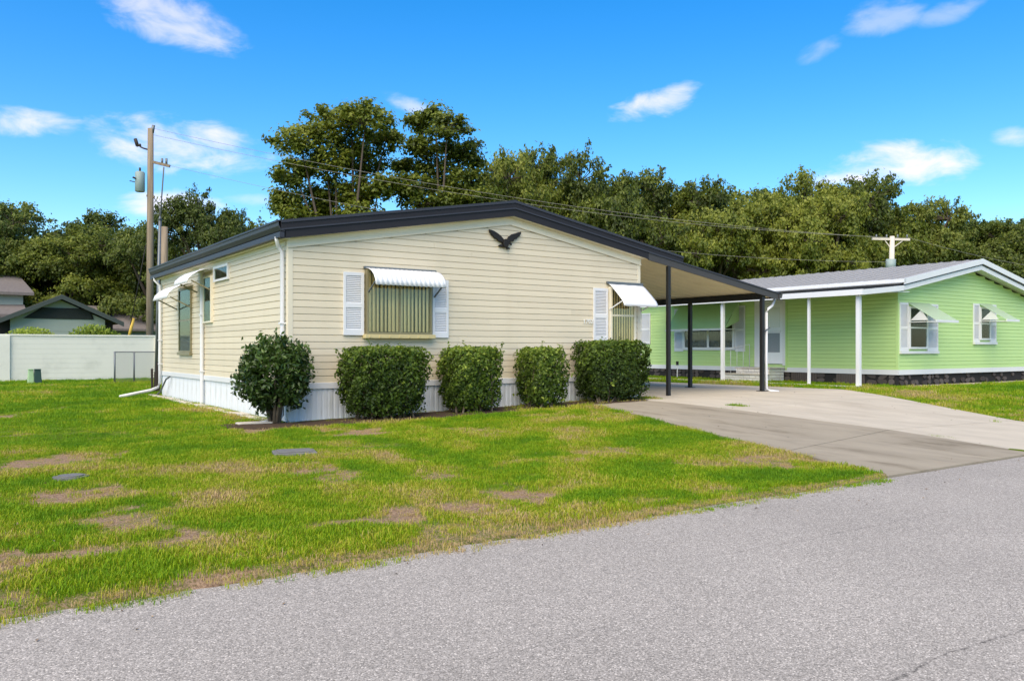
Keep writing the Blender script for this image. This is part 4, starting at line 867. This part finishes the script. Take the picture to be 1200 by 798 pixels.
# ================================================================== vegetation
rng = np.random.default_rng(4)
def leaves(cent, size, tint, name, m, asp=.5, flat=0.0, face=None, k=1.0):
    """one quad leaf per centre; cent Nx3, size N, tint N"""
    n_ = len(cent); nrm = rng.normal(size=(n_, 3)); nrm[:, 2] += flat
    if face is not None: nrm = nrm * .55 + face * k
    nrm /= np.linalg.norm(nrm, axis=1)[:, None]
    r_ = rng.normal(size=(n_, 3)); a = np.cross(nrm, r_); a /= np.linalg.norm(a, axis=1)[:, None]; b = np.cross(nrm, a)
    a = a * size[:, None]; b = b * (size * asp)[:, None]
    v = np.stack([cent - a, cent + b + nrm * size[:, None] * .12, cent + a, cent - b + nrm * size[:, None] * .12], 1).reshape(-1, 3); f = np.arange(n_ * 4).reshape(n_, 4)
    me = np_mesh(name, v, f, m); at = me.attributes.new('tint', 'FLOAT', 'POINT'); at.data.foreach_set('value', np.repeat(tint, 4).astype(np.float32)); return me
def make_tree(seed, airy=False, m='oak', given=None):
    """a spreading oak about 12 m tall with a 6 m crown radius: lumpy crown of leaf clumps carried by forking limbs"""
    global rng
    rng = np.random.default_rng(seed); rr = random.Random(seed); H, Rc = 12.0, 6.0; tb = MB(); tb.smooth = True
    fork = Vector((rr.uniform(-.3, .3), rr.uniform(-.3, .3), H * .26)); tb.tube([(0, 0, -.3), (rr.uniform(-.1, .1), rr.uniform(-.1, .1), H * .12), fork], [.50, .38, .34], 10)
    nb = 6 if airy else 8; cents = []; sizes = []; tints = []; faces = []; axis_c = np.array([0, 0, H * .42])
    def clump(c, r_, n_, tn):
        p = rng.normal(size=(n_, 3)) * r_ * np.array([.60, .60, .38]) + np.array(c); cents.append(p); sizes.append(rng.uniform(.07, .145, n_)); dd = (p - np.array(c)) / r_; dd = dd * .75 + .5 * (np.array(c) - axis_c) / np.linalg.norm(np.array(c) - axis_c) + np.array([0, 0, .35]); faces.append(dd / (np.linalg.norm(dd, axis=1)[:, None] + 1e-6))
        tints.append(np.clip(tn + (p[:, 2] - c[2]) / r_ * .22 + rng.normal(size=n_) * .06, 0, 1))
    lobes = []
    if given:
        nb = 0
        for (gx_, gy_, gz_, gr_) in given:
            e_ = Vector((gx_, gy_, gz_)); m1 = fork.lerp(e_, .5) + Vector((rr.uniform(-.3, .3), rr.uniform(-.3, .3), -.1)); tb.tube([fork, m1, e_], [.13, .085, .03], 7); lobes.append((e_, gr_, rr.random()))
    for i in range(nb):                     # main limbs end in lobes spread over a broad dome
        th = i * 2.399 + rr.uniform(-.35, .35); rad = Rc * (.22 if i == 0 else rr.uniform(.42, .80)); top = H * (.92 - .20 * (rad / Rc) ** 2) * rr.uniform(.80, 1.0)
        e_ = Vector((rad * math.cos(th), rad * math.sin(th), top - 1.3)); m1 = fork.lerp(e_, .45) + Vector((rr.uniform(-.4, .4), rr.uniform(-.4, .4), -.2)); tb.tube([fork, m1, e_], [.24, .16, .06], 7)
        lobes.append((e_, rr.uniform(1.1, 1.95), rr.random())); 
        for k in range(2 if airy else 3):
            th2 = th + rr.uniform(-.8, .8); r2_ = rad * rr.uniform(.8, 1.2) + rr.uniform(.4, 1.2); z2 = (H * (.45 if airy else .22) + rr.random() * H * .36); e2 = Vector((r2_ * math.cos(th2), r2_ * math.sin(th2), min(z2, top - 1.5)))
            tb.tube([m1, m1.lerp(e2, .5) + Vector((0, 0, .3)), e2], [.12, .08, .03], 6); lobes.append((e2, rr.uniform(1.0, 1.6), rr.random()))
    for (e_, lr, tl) in lobes:
        ncl = int((37 if given else 17 if airy else 26) * (lr / 1.5) ** 1.6)
        for j in range(ncl):
            d = rng.normal(size=3); d /= np.linalg.norm(d); cc = np.array(e_) + d * lr * (rng.uniform(.25, 1.0) ** .5) * np.array([1.15, 1.15, .72]) + np.array([0, 0, .15])
            if j % 4 == 0: tb.tube([e_, Vector(cc)], [.04, .012], 4, False)
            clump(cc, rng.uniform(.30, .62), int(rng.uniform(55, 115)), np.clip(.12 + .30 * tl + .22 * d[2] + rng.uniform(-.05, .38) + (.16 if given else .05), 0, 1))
        for j in range(9):                  # twigs that break the outline
            d = rng.normal(size=3); d[2] = abs(d[2]) * .9; d /= np.linalg.norm(d); f_ = np.array(e_) + d * lr * rng.uniform(1.0, 1.38) * np.array([1.15, 1.15, .8]); tb.tube([e_, Vector(f_)], [.035, .010], 4, False)
            for q in (.72, .86, 1.0): clump(np.array(e_) + (f_ - np.array(e_)) * q, .22, 18, rng.uniform(.2, .7))
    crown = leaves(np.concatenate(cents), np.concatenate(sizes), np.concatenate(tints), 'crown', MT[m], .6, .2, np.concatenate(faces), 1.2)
    zz = np.concatenate(cents)[:, 2]; return tb.mesh('trunk', MT['bark']), crown, float(np.percentile(zz, 99.3))
TREES = [make_tree(21), make_tree(22), make_tree(23), make_tree(24, False, 'oak_d'), make_tree(25, False, 'oak_d'), make_tree(26, True), make_tree(27, True, 'oak_d'), make_tree(31, True)]
def hero(px0, D, spots, seed, label):
    b = at_d(px0, 409, D); rr = random.Random(seed); gv = []
    for (px, py, r_) in spots:
        p = at_d(px, py, D + rr.uniform(-1.8, 1.8)); gv.append((p.x - b.x, p.y - b.y, p.z + .1, r_ * D / FOC * .92))
    tm, cm_, _ = make_tree(seed, True, 'oak', gv); t_ = thing('oak_tree', label, 'tree', (b.x, b.y, -.1), 'trees right behind the cream house'); put('trunk', tm, t_, (0, 0, 0)); put('crown', cm_, t_, (0, 0, 0))
def tree(px, ytop, D, hwpx, var, label, group, turn=None):
    p = at_d(px, 409, D); zt = CAM[2] + (PCY - ytop) * D / FOC + .1; rad = hwpx * 1.75 * D / FOC
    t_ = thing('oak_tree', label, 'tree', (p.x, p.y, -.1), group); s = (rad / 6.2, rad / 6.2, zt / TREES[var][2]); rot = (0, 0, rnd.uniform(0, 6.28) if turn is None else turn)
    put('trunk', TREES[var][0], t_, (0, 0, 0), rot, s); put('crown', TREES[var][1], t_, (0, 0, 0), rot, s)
GL, GC, GR = 'trees behind the pale wall', 'trees right behind the cream house', 'trees behind the green house'
FRONT = [(-22, 246, 66, 58, 3, 'dark oak at the left edge behind the sage green house', GL), (38, 254, 70, 52, 4, 'dark oak rising above the tall left block of the sage house', GL),
         (88, 272, 66, 50, 0, 'lighter green oak above the peak of the sage house', GL), (140, 256, 72, 50, 4, 'dark oak just left of the tall utility pole', GL),
         (196, 272, 66, 44, 3, 'dark oak directly behind the tall utility pole', GL), (243, 232, 60, 40, 6, 'thin airy tree showing sky gaps right of the utility pole', GL),
         (302, 262, 66, 40, 6, 'low thin tree beside the left eave of the cream house', GL),
           (590, 196, 54, 48, 1, 'yellowish oak behind the roof peak of the cream house', GC), (645, 192, 58, 54, 0, 'oak right of the cream roof peak with rounded top', GC),
         (712, 196, 54, 48, 2, 'taller oak above the right roof slope of the cream house', GC), (772, 212, 60, 54, 1, 'oak above the end of the cream house roof', GC),
         (838, 224, 56, 50, 0, 'oak standing above the carport roof', GR), (898, 220, 60, 52, 2, 'oak above the outer edge of the carport', GR), (955, 224, 56, 52, 1, 'oak above the near left end of the green house roof', GR),
         (1012, 220, 60, 50, 0, 'oak just left of the pale power pole', GR), (1062, 240, 62, 44, 3, 'darker oak right behind the pale power pole', GR), (1108, 254, 66, 44, 6, 'thin tree with sky gaps above the green gable peak', GR),
         (1160, 264, 64, 50, 4, 'low dark oak right of the green gable peak', GR), (1222, 264, 62, 48, 0, 'oak at the right edge behind the green house', GR)]
for a in FRONT: tree(*a)
hero(408, 46, [(352, 168, 27), (392, 152, 30), (428, 146, 27), (452, 166, 17), (346, 206, 20), (383, 196, 31), (425, 188, 31), (336, 236, 15), (368, 238, 24), (408, 232, 29), (444, 222, 22), (330, 212, 9), (412, 134, 13), (350, 258, 20), (384, 262, 24), (424, 258, 24), (330, 246, 9)], 51, 'tallest broad spreading oak above the left roof slope of the cream house')
hero(516, 48, [(494, 148, 19), (524, 152, 21), (500, 176, 20), (540, 178, 21), (512, 208, 27), (546, 214, 20), (556, 194, 11), (484, 222, 20), (474, 196, 11), (530, 238, 24), (498, 240, 22), (560, 236, 20), (510, 136, 9)], 52, 'second tall oak right of the broadest one, split from it by a sky gap')
PLACES = ['beyond the left edge of the sage house', 'above the left block of the sage house', 'above the sage house peak', 'left of the tall utility pole', 'just right of the tall utility pole', 'above the left gutter of the cream house', 'left of the tallest oak',
          'behind the tallest oak', 'behind the gap between the two tall oaks', 'behind the narrow tall oak', 'behind the cream roof peak', 'above the eagle ornament', 'above the right roof slope', 'above the roof end by the carport', 'above the carport roof',
          'above the outer carport post', 'above the green porch roof', 'left of the pale power pole', 'right of the pale power pole', 'above the green gable peak', 'right of the green gable peak']
for i, px in enumerate(range(-60, 1300, 74)):
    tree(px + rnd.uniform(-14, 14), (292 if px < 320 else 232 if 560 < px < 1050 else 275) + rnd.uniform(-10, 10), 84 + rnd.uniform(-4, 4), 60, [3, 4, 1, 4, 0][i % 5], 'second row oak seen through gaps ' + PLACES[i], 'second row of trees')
for i, px in enumerate(range(-50, 1280, 95)):
    tree(px + rnd.uniform(-14, 14), 330 + rnd.uniform(-12, 12), 72 + rnd.uniform(-3, 3), 64, [4, 3][i % 2], 'low dark undergrowth tree ' + PLACES[int(i * 1.28)], 'low trees under the oaks')
# hedges
def hedge(x0, x1, y0, y1, h_, seed, label, taper=.12):
    global rng
    rng = np.random.default_rng(seed); cx, cy = (x0 + x1) / 2, (y0 + y1) / 2; z0 = gf(cx, cy); t_ = thing('clipped_hedge', label, 'hedge', (cx, cy, z0), 'clipped hedges along the front wall')
    n_ = int(15000 * ((x1 - x0) * h_) ** .8); u = rng.uniform(-1, 1, (n_ * 2, 3)); m_ = np.max(np.abs(u), 1); keep = rng.uniform(size=len(u)) < np.where(m_ > .78, 1, .25); u = u[keep][:n_]
    l6 = (np.abs(u) ** 6).sum(1) ** (1 / 6.); ok = l6 < 1.03; u = u[ok]
    z = .06 + (u[:, 2] + 1) / 2 * (h_ - .06); tp = 1 - taper * np.clip(1 - z / (h_ * .8), 0, 1) ** 1.3
    bmp = 1 + (fbm(u[:, 0] * 2 + 7 + seed, u[:, 2] * 2 + u[:, 1] * 1.5 + 9, 1.6, seed) - .5) * .40
    c = np.stack([u[:, 0] * (x1 - x0) / 2 * tp * bmp, u[:, 1] * (y1 - y0) / 2 * tp * bmp, z * (.96 + .08 * fbm(u[:, 0] * 3 + 4, u[:, 1] * 3 + 5, 1.3, seed + 1))], -1)
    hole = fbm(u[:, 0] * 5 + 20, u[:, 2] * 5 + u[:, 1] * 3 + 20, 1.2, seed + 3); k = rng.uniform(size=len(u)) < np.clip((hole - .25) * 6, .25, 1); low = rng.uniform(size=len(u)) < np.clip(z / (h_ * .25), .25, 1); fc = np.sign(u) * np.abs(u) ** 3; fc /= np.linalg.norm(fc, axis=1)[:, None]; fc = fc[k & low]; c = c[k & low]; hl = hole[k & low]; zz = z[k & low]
    sh_c, sh_f, sh_z = [], [], []
    for i in range(70):
        q_ = c[rng.integers(len(c))]; f_ = q_ - np.array([0, 0, h_ * .5]); f_ = f_ / np.linalg.norm(f_) + np.array([0, 0, .6]) + rng.normal(size=3) * .3; f_ /= np.linalg.norm(f_); ln_ = rng.uniform(.05, .15)
        if max(abs(q_[0]) / (x1 - x0), abs(q_[1]) / (y1 - y0), abs(q_[2] / h_ - .5)) < .40: continue
        pp = q_ + f_ * np.linspace(0, ln_, 11)[:, None] + rng.normal(size=(11, 3)) * .012; sh_c.append(pp); sh_f.append(np.tile(f_, (11, 1))); sh_z.append(np.full(11, h_ * .98))
    c = np.concatenate([c] + sh_c); fc = np.concatenate([fc] + sh_f); hl = np.concatenate([hl, np.full(len(c) - len(hl), .62)]); zz = np.concatenate([zz] + sh_z)
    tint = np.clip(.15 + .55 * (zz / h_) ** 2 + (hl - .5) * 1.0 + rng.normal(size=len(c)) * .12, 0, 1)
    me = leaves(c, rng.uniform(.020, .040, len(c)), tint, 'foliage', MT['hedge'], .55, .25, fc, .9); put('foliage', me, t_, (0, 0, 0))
    tw = MB(); q = random.Random(seed)
    for i in range(26):
        a = (q.uniform(-.35, .35) * (x1 - x0), q.uniform(-.3, .3) * (y1 - y0), -.05); e_ = (q.uniform(-.48, .48) * (x1 - x0), q.uniform(-.46, .46) * (y1 - y0), h_ * q.uniform(.55, .95)); tw.tube([a, ((a[0] + e_[0]) / 2, (a[1] + e_[1]) / 2, h_ * .35), e_], [.018, .012, .004], 5, False)
    off = Vector((cx, cy, z0)); o = bpy.data.objects.new('stems', tw.mesh('stems', MT['bark_l'])); COL.objects.link(o); o.parent = t_
def lx(px, y): return on_y(px, 440, y).x
HY0, HY1 = -1.05, -.18
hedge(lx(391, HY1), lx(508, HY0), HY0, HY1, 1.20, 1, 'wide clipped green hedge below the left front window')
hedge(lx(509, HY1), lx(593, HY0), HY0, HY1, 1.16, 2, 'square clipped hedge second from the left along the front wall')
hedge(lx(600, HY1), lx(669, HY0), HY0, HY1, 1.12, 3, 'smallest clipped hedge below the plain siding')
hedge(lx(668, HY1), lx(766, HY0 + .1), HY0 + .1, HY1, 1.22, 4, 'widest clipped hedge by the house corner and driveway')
# round shrub
rng = np.random.default_rng(9)
bp_ = gpt(322, 497); sh = thing('round_shrub', 'rounded dark glossy shrub with bare stems at the front corner', 'shrub', tuple(bp_))
tb = MB(); tb.smooth = True; cents = []; tints = []; q = random.Random(3)
for i in range(9):
    a = i * 2.4; e_ = Vector((.42 * math.cos(a) * q.uniform(.5, 1), .42 * math.sin(a) * q.uniform(.5, 1), q.uniform(.55, 1.1))); b_ = Vector((.05 * math.cos(a), .05 * math.sin(a), -.05)); tb.tube([b_, (b_ + e_) / 2 * .8 + Vector((0, 0, .1)), e_], [.032, .022, .008], 6)
for i in range(230):
    d = rng.normal(size=3); d /= np.linalg.norm(d); rr_ = rng.uniform(.45, 1.0) ** .6 * (1 + .12 * math.sin(3.1 * math.atan2(d[1], d[0]) + 4 * d[2])); c = np.array([d[0] * .57, d[1] * .52, .80 + d[2] * .54]) * np.array([rr_, rr_, 1]) if False else np.array([d[0] * .56 * rr_, d[1] * .52 * rr_, .79 + d[2] * .55 * rr_])
    if c[2] < .3 and math.hypot(c[0], c[1]) < .28: continue
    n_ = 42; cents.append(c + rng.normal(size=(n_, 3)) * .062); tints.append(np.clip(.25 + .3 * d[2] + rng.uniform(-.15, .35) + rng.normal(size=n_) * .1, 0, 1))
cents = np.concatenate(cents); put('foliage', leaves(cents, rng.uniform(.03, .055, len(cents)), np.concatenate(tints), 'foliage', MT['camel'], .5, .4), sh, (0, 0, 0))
o = bpy.data.objects.new('stem', tb.mesh('stem', MT['bark_l'])); COL.objects.link(o); o.parent = sh
# shrubs behind the wall
for (px, hw, tp_, lb) in ((37, 34, 387, 'low green shrub behind the pale wall at the left'), (110, 33, 384, 'rounder green shrub behind the pale wall under the gable')):
    rng = np.random.default_rng(px); p = at_d(px, 409, 40); t_ = thing('garden_shrub', lb, 'shrub', (p.x, p.y, -.1), 'shrubs behind the pale wall'); r_ = hw * 40 / FOC; ht = (409 - tp_ + 3) * 40 / FOC + 1.29
    u = rng.normal(size=(6000, 3)); u /= np.linalg.norm(u, axis=1)[:, None]; u *= rng.uniform(.6, 1.05, (6000, 1)); c = np.stack([u[:, 0] * r_, u[:, 1] * r_ * .7, ht * .55 + u[:, 2] * ht * .45], -1)
    put('foliage', leaves(c, rng.uniform(.05, .10, 6000), np.clip(.5 + .4 * u[:, 2], 0, 1), 'foliage', MT['hedge'], .55), t_, (0, 0, 0)); m_ = MB().tube([(0, 0, -.1), (.05, 0, ht * .6)], [.06, .03], 6).mesh('stem', MT['bark']); put('stem', m_, t_, (0, 0, 0))

# ------------------------------------------------------------------ grass
def blade_tuft(seed, nb, hmin, hmax, spread):
    q = random.Random(seed); v = []; f = []; 
    for i in range(nb):
        a = q.uniform(0, 6.28); r_ = spread * math.sqrt(q.random()); bx, by = r_ * math.cos(a), r_ * math.sin(a); h_ = q.uniform(hmin, hmax); la = q.uniform(0, 6.28); ln = h_ * q.uniform(.3, 1.1); wd = q.uniform(.0016, .0032); wa = la + 1.57
        wx, wy = wd * math.cos(wa), wd * math.sin(wa); m_ = (bx + ln * .35 * math.cos(la), by + ln * .35 * math.sin(la), h_ * .62); e_ = (bx + ln * math.cos(la), by + ln * math.sin(la), h_); n_ = len(v)
        v += [(bx - wx, by - wy, -.01), (bx + wx, by + wy, -.01), (m_[0] + wx * .8, m_[1] + wy * .8, m_[2]), (m_[0] - wx * .8, m_[1] - wy * .8, m_[2]), e_]; f += [(n_, n_ + 1, n_ + 2, n_ + 3), (n_ + 3, n_ + 2, n_ + 4)]
    return v, f
def grass_mat():
    m = bpy.data.materials.new('grass_blades'); m.use_nodes = True; t = m.node_tree; p = t.nodes['Principled BSDF']; o = t.nodes['Material Output']; p.inputs['Roughness'].default_value = .6; p.inputs['Specular IOR Level'].default_value = .2
    at = N(t, 'ShaderNodeAttribute', attribute_name='gt', attribute_type='INSTANCER'); ge = N(t, 'ShaderNodeNewGeometry')
    f = M_(t, 'ADD', at.outputs['Fac'], M_(t, 'MULTIPLY', M_(t, 'SUBTRACT', ge.outputs['Random Per Island'], .5), .35), clamp=True)
    cr = N(t, 'ShaderNodeValToRGB'); L(t, f, cr.inputs[0]); e = cr.color_ramp.elements; e[0].position = 0; e[0].color = (.085, .205, .006, 1); e[1].position = 1; e[1].color = (.52, .37, .19, 1)
    for ps, c_ in ((.35, (.16, .305, .006)), (.62, (.29, .385, .008)), (.82, (.46, .40, .05))): k = e.new(ps); k.color = (*c_, 1)
    L(t, cr.outputs[0], p.inputs['Base Color']); tr = N(t, 'ShaderNodeBsdfTranslucent'); L(t, cr.outputs[0], tr.inputs[0]); ms = N(t, 'ShaderNodeMixShader'); ms.inputs[0].default_value = .3
    L(t, p.outputs[0], ms.inputs[1]); L(t, tr.outputs[0], ms.inputs[2]); L(t, ms.outputs[0], o.inputs[0]); return m
GM = grass_mat(); gcol = bpy.data.collections.new('grass_tufts'); tufts = []
for k, (nb, h0, h1, sp__) in enumerate(((34, .012, .034, .085), (32, .014, .040, .095), (38, .010, .028, .09), (28, .016, .052, .08))):
    v, f = blade_tuft(40 + k, nb, h0, h1, sp__); me = bpy.data.meshes.new('grass_tuft'); me.from_pydata(v, [], f); me.materials.append(GM); o = bpy.data.objects.new('grass_tuft', me); gcol.objects.link(o); tufts.append(o)
rg = np.random.default_rng(77); PX, PY, PS = [], [], []
NC = 900000; cxs = rg.uniform(-34, 34, NC); cys = rg.uniform(-8.62, 26, NC)
dx, dy = cxs - CAM[0], cys - CAM[1]; Zc = dx * FW[0] + dy * FW[1]; Xc = dx * RT[0] + dy * RT[1]; inview = (Zc > 2) & (np.abs(Xc) < Zc * .68 + 1.2)
keepd = np.clip((8.5 / np.maximum(Zc, 1)) ** 1.5, .05, 1) ; ok = inview
for _, P in SLABS: ok &= ~in_poly(cxs, cys, P, .01)
ok &= ~((cxs > 3.15) & (cxs < 9.45) & (cys < -8.3))
ok &= ~((cxs > -.16) & (cxs < W + .06) & (cys > -.02) & (cys < D_ + .1)); ok &= ~((cxs > 18.2) & (cys > .15)); ok &= ~((cys > -.55) & (cys < .2) & (cxs > 17.9)); ok &= ~((cxs > 15.7) & (cxs < 16.32) & (cys > -.3) & (cys < 9)); ok &= cys < 25.5
bedm = (cxs > -1.1) & (cxs < 7.2) & (cys < .1) & (cys > -1.12 + .10 * np.sin(cxs * 1.7) + .2 * np.clip(cxs - 6.6, 0, 1)) & ~((cxs < .1) & (cys < -1.05 + .25 * np.clip(-cxs, 0, 1.2))); ok &= ~bedm | (rg.uniform(size=NC) < .10)
for (px_, py_, rr_) in ((345, 532, .25), (83, 560, .16)): c = gpt(px_, py_); ok &= np.hypot(cxs - c.x, cys - c.y) > rr_
# extra tufts: near part needs more points
def more(n_, x0, x1, y0, y1):
    a, b = rg.uniform(x0, x1, n_), rg.uniform(y0, y1, n_); Z_ = (a - CAM[0]) * FW[0] + (b - CAM[1]) * FW[1]; X_ = (a - CAM[0]) * RT[0] + (b - CAM[1]) * RT[1]; o_ = (Z_ > 2) & (np.abs(X_) < Z_ * .68 + 1)
    for _, P in SLABS: o_ &= ~in_poly(a, b, P, .01)
    o_ &= ~((a > 3.15) & (a < 9.45) & (b < -8.3))
    for (px_, py_, rr_) in ((345, 532, .25), (83, 560, .16)): c = gpt(px_, py_); o_ &= np.hypot(a - c.x, b - c.y) > rr_
    return a[o_], b[o_]
ax_, ay_ = more(26000, -9, 6, -8.6, -1.3)
sel = ok & (rg.uniform(size=NC) < keepd * .45); gx = np.concatenate([cxs[sel], ax_]); gy = np.concatenate([cys[sel], ay_])
bb = bare(gx, gy); kp = rg.uniform(size=len(gx)) > np.clip(bb * 1.05 - .14, 0, .60); gx, gy, bb = gx[kp], gy[kp], bb[kp]
# stray tufts in the driveway joints
ex = []
for (px_, py_) in ((1100, 512), (1108, 513), (1094, 511), (862, 476), (868, 477), (856, 476)):
    p = gpt(px_, py_); ex += [(p.x + rg.normal() * .05, p.y + rg.normal() * .05) for _ in range(6)]
wx_ = rg.uniform(-.45, -.14, 160); wy_ = rg.uniform(.2, 9.4, 160); keepw = fbm(wx_ * 0, wy_, 1.3, 15) > .5; ex += list(zip(wx_[keepw], wy_[keepw]))
wx_ = rg.uniform(.2, 7.6, 120); ex += list(zip(wx_, rg.uniform(-1.15, -.05, 120)))
ex = np.array(ex); gx = np.concatenate([gx, ex[:, 0]]); gy = np.concatenate([gy, ex[:, 1]]); bb = np.concatenate([bb, np.full(len(ex), .3)])
gz = g(gx, gy) + np.where(in_poly(gx, gy, SLABS[0][1]) | in_poly(gx, gy, SLABS[3][1]) | in_poly(gx, gy, SLABS[4][1]), .01, (fbm(gx, gy, 1.3, 3) - .5) * .035 - bb * .012)
gz = np.where(gy < ROAD_Y - .03, ROAD_Z, gz)
big = fbm(gx, gy, .35, 50); med = fbm(gx, gy, 1.8, 60); Zc = (gx - CAM[0]) * FW[0] + (gy - CAM[1]) * FW[1]
lush = np.clip((gy + 1) / 8, 0, 1) * (gx < 4)
gt = np.clip(.49 + (big - .5) * .9 + (med - .5) * 1.1 - .14 * lush + bb * .75 * (rg.random(len(gx)) < .8) + rg.normal(size=len(gx)) * .08, 0, 1)
gs = (.75 + .5 * rg.random(len(gx)) + (med - .5) * .7) * (1 - .6 * bb) * np.clip(Zc / 11, 1, 2.0)
pm = bpy.data.meshes.new('grass'); pm.from_pydata(np.stack([gx, gy, gz], -1).tolist(), [], [])
for nme, arr in (('gt', gt), ('gs', gs), ('gr', rg.uniform(0, 6.28, len(gx)))): a = pm.attributes.new(nme, 'FLOAT', 'POINT'); a.data.foreach_set('value', arr.astype(np.float32))
grass = bpy.data.objects.new('grass', pm); COL.objects.link(grass); grass['kind'] = 'stuff'; tag(grass, 'short patchy green lawn grass with yellow and worn spots', 'grass')
gn = bpy.data.node_groups.new('grass_scatter', 'GeometryNodeTree'); gn.interface.new_socket('Geometry', in_out='INPUT', socket_type='NodeSocketGeometry'); gn.interface.new_socket('Geometry', in_out='OUTPUT', socket_type='NodeSocketGeometry')
gi = gn.nodes.new('NodeGroupInput'); go = gn.nodes.new('NodeGroupOutput'); ip = gn.nodes.new('GeometryNodeInstanceOnPoints'); ci = gn.nodes.new('GeometryNodeCollectionInfo'); ci.inputs['Collection'].default_value = gcol; ci.inputs['Separate Children'].default_value = True; ci.inputs['Reset Children'].default_value = True
ip.inputs['Pick Instance'].default_value = True; ri = gn.nodes.new('FunctionNodeRandomValue'); ri.data_type = 'INT'; ri.inputs[4].default_value = 0; ri.inputs[5].default_value = 3
def na(nm): n_ = gn.nodes.new('GeometryNodeInputNamedAttribute'); n_.data_type = 'FLOAT'; n_.inputs[0].default_value = nm; return n_.outputs[0]
cx_ = gn.nodes.new('ShaderNodeCombineXYZ'); gn.links.new(na('gr'), cx_.inputs[2])
m2p = gn.nodes.new('GeometryNodeMeshToPoints')
gn.links.new(gi.outputs[0], m2p.inputs[0]); gn.links.new(m2p.outputs[0], ip.inputs['Points']); gn.links.new(ci.outputs[0], ip.inputs['Instance']); gn.links.new(ri.outputs[2], ip.inputs['Instance Index']); gn.links.new(cx_.outputs[0], ip.inputs['Rotation']); gn.links.new(na('gs'), ip.inputs['Scale']); gn.links.new(ip.outputs[0], go.inputs[0])
md = grass.modifiers.new('scatter', 'NODES'); md.node_group = gn
print('tufts', len(gx))

# leaf litter and grit
rng = np.random.default_rng(123); n_ = 560; lxs = rng.uniform(-7, 12, n_); lys = np.where(rng.uniform(size=n_) < .45, ROAD_Y - np.abs(rng.normal(size=n_)) * .28 + .05, rng.uniform(-8.4, -.2, n_))
lz = np.where(lys < ROAD_Y, ROAD_Z + .006, g(lxs, lys) + .022); lz = np.where((lxs > 2.5) & (lys > ROAD_Y), lz + .004, lz)
me = leaves(np.stack([lxs, lys, lz], -1), rng.uniform(.005, .017, n_), rng.uniform(0, 1, n_), 'leaf_litter', leaf_mat('dry_leaves', (.06, .04, .025), (.20, .13, .07), (.42, .30, .16), .1), .5, 3.0)
o = bpy.data.objects.new('leaf_litter', me); COL.objects.link(o); tag(o, 'small dry leaves and grit scattered along the road edge and lawn', 'leaf litter', kind='stuff')
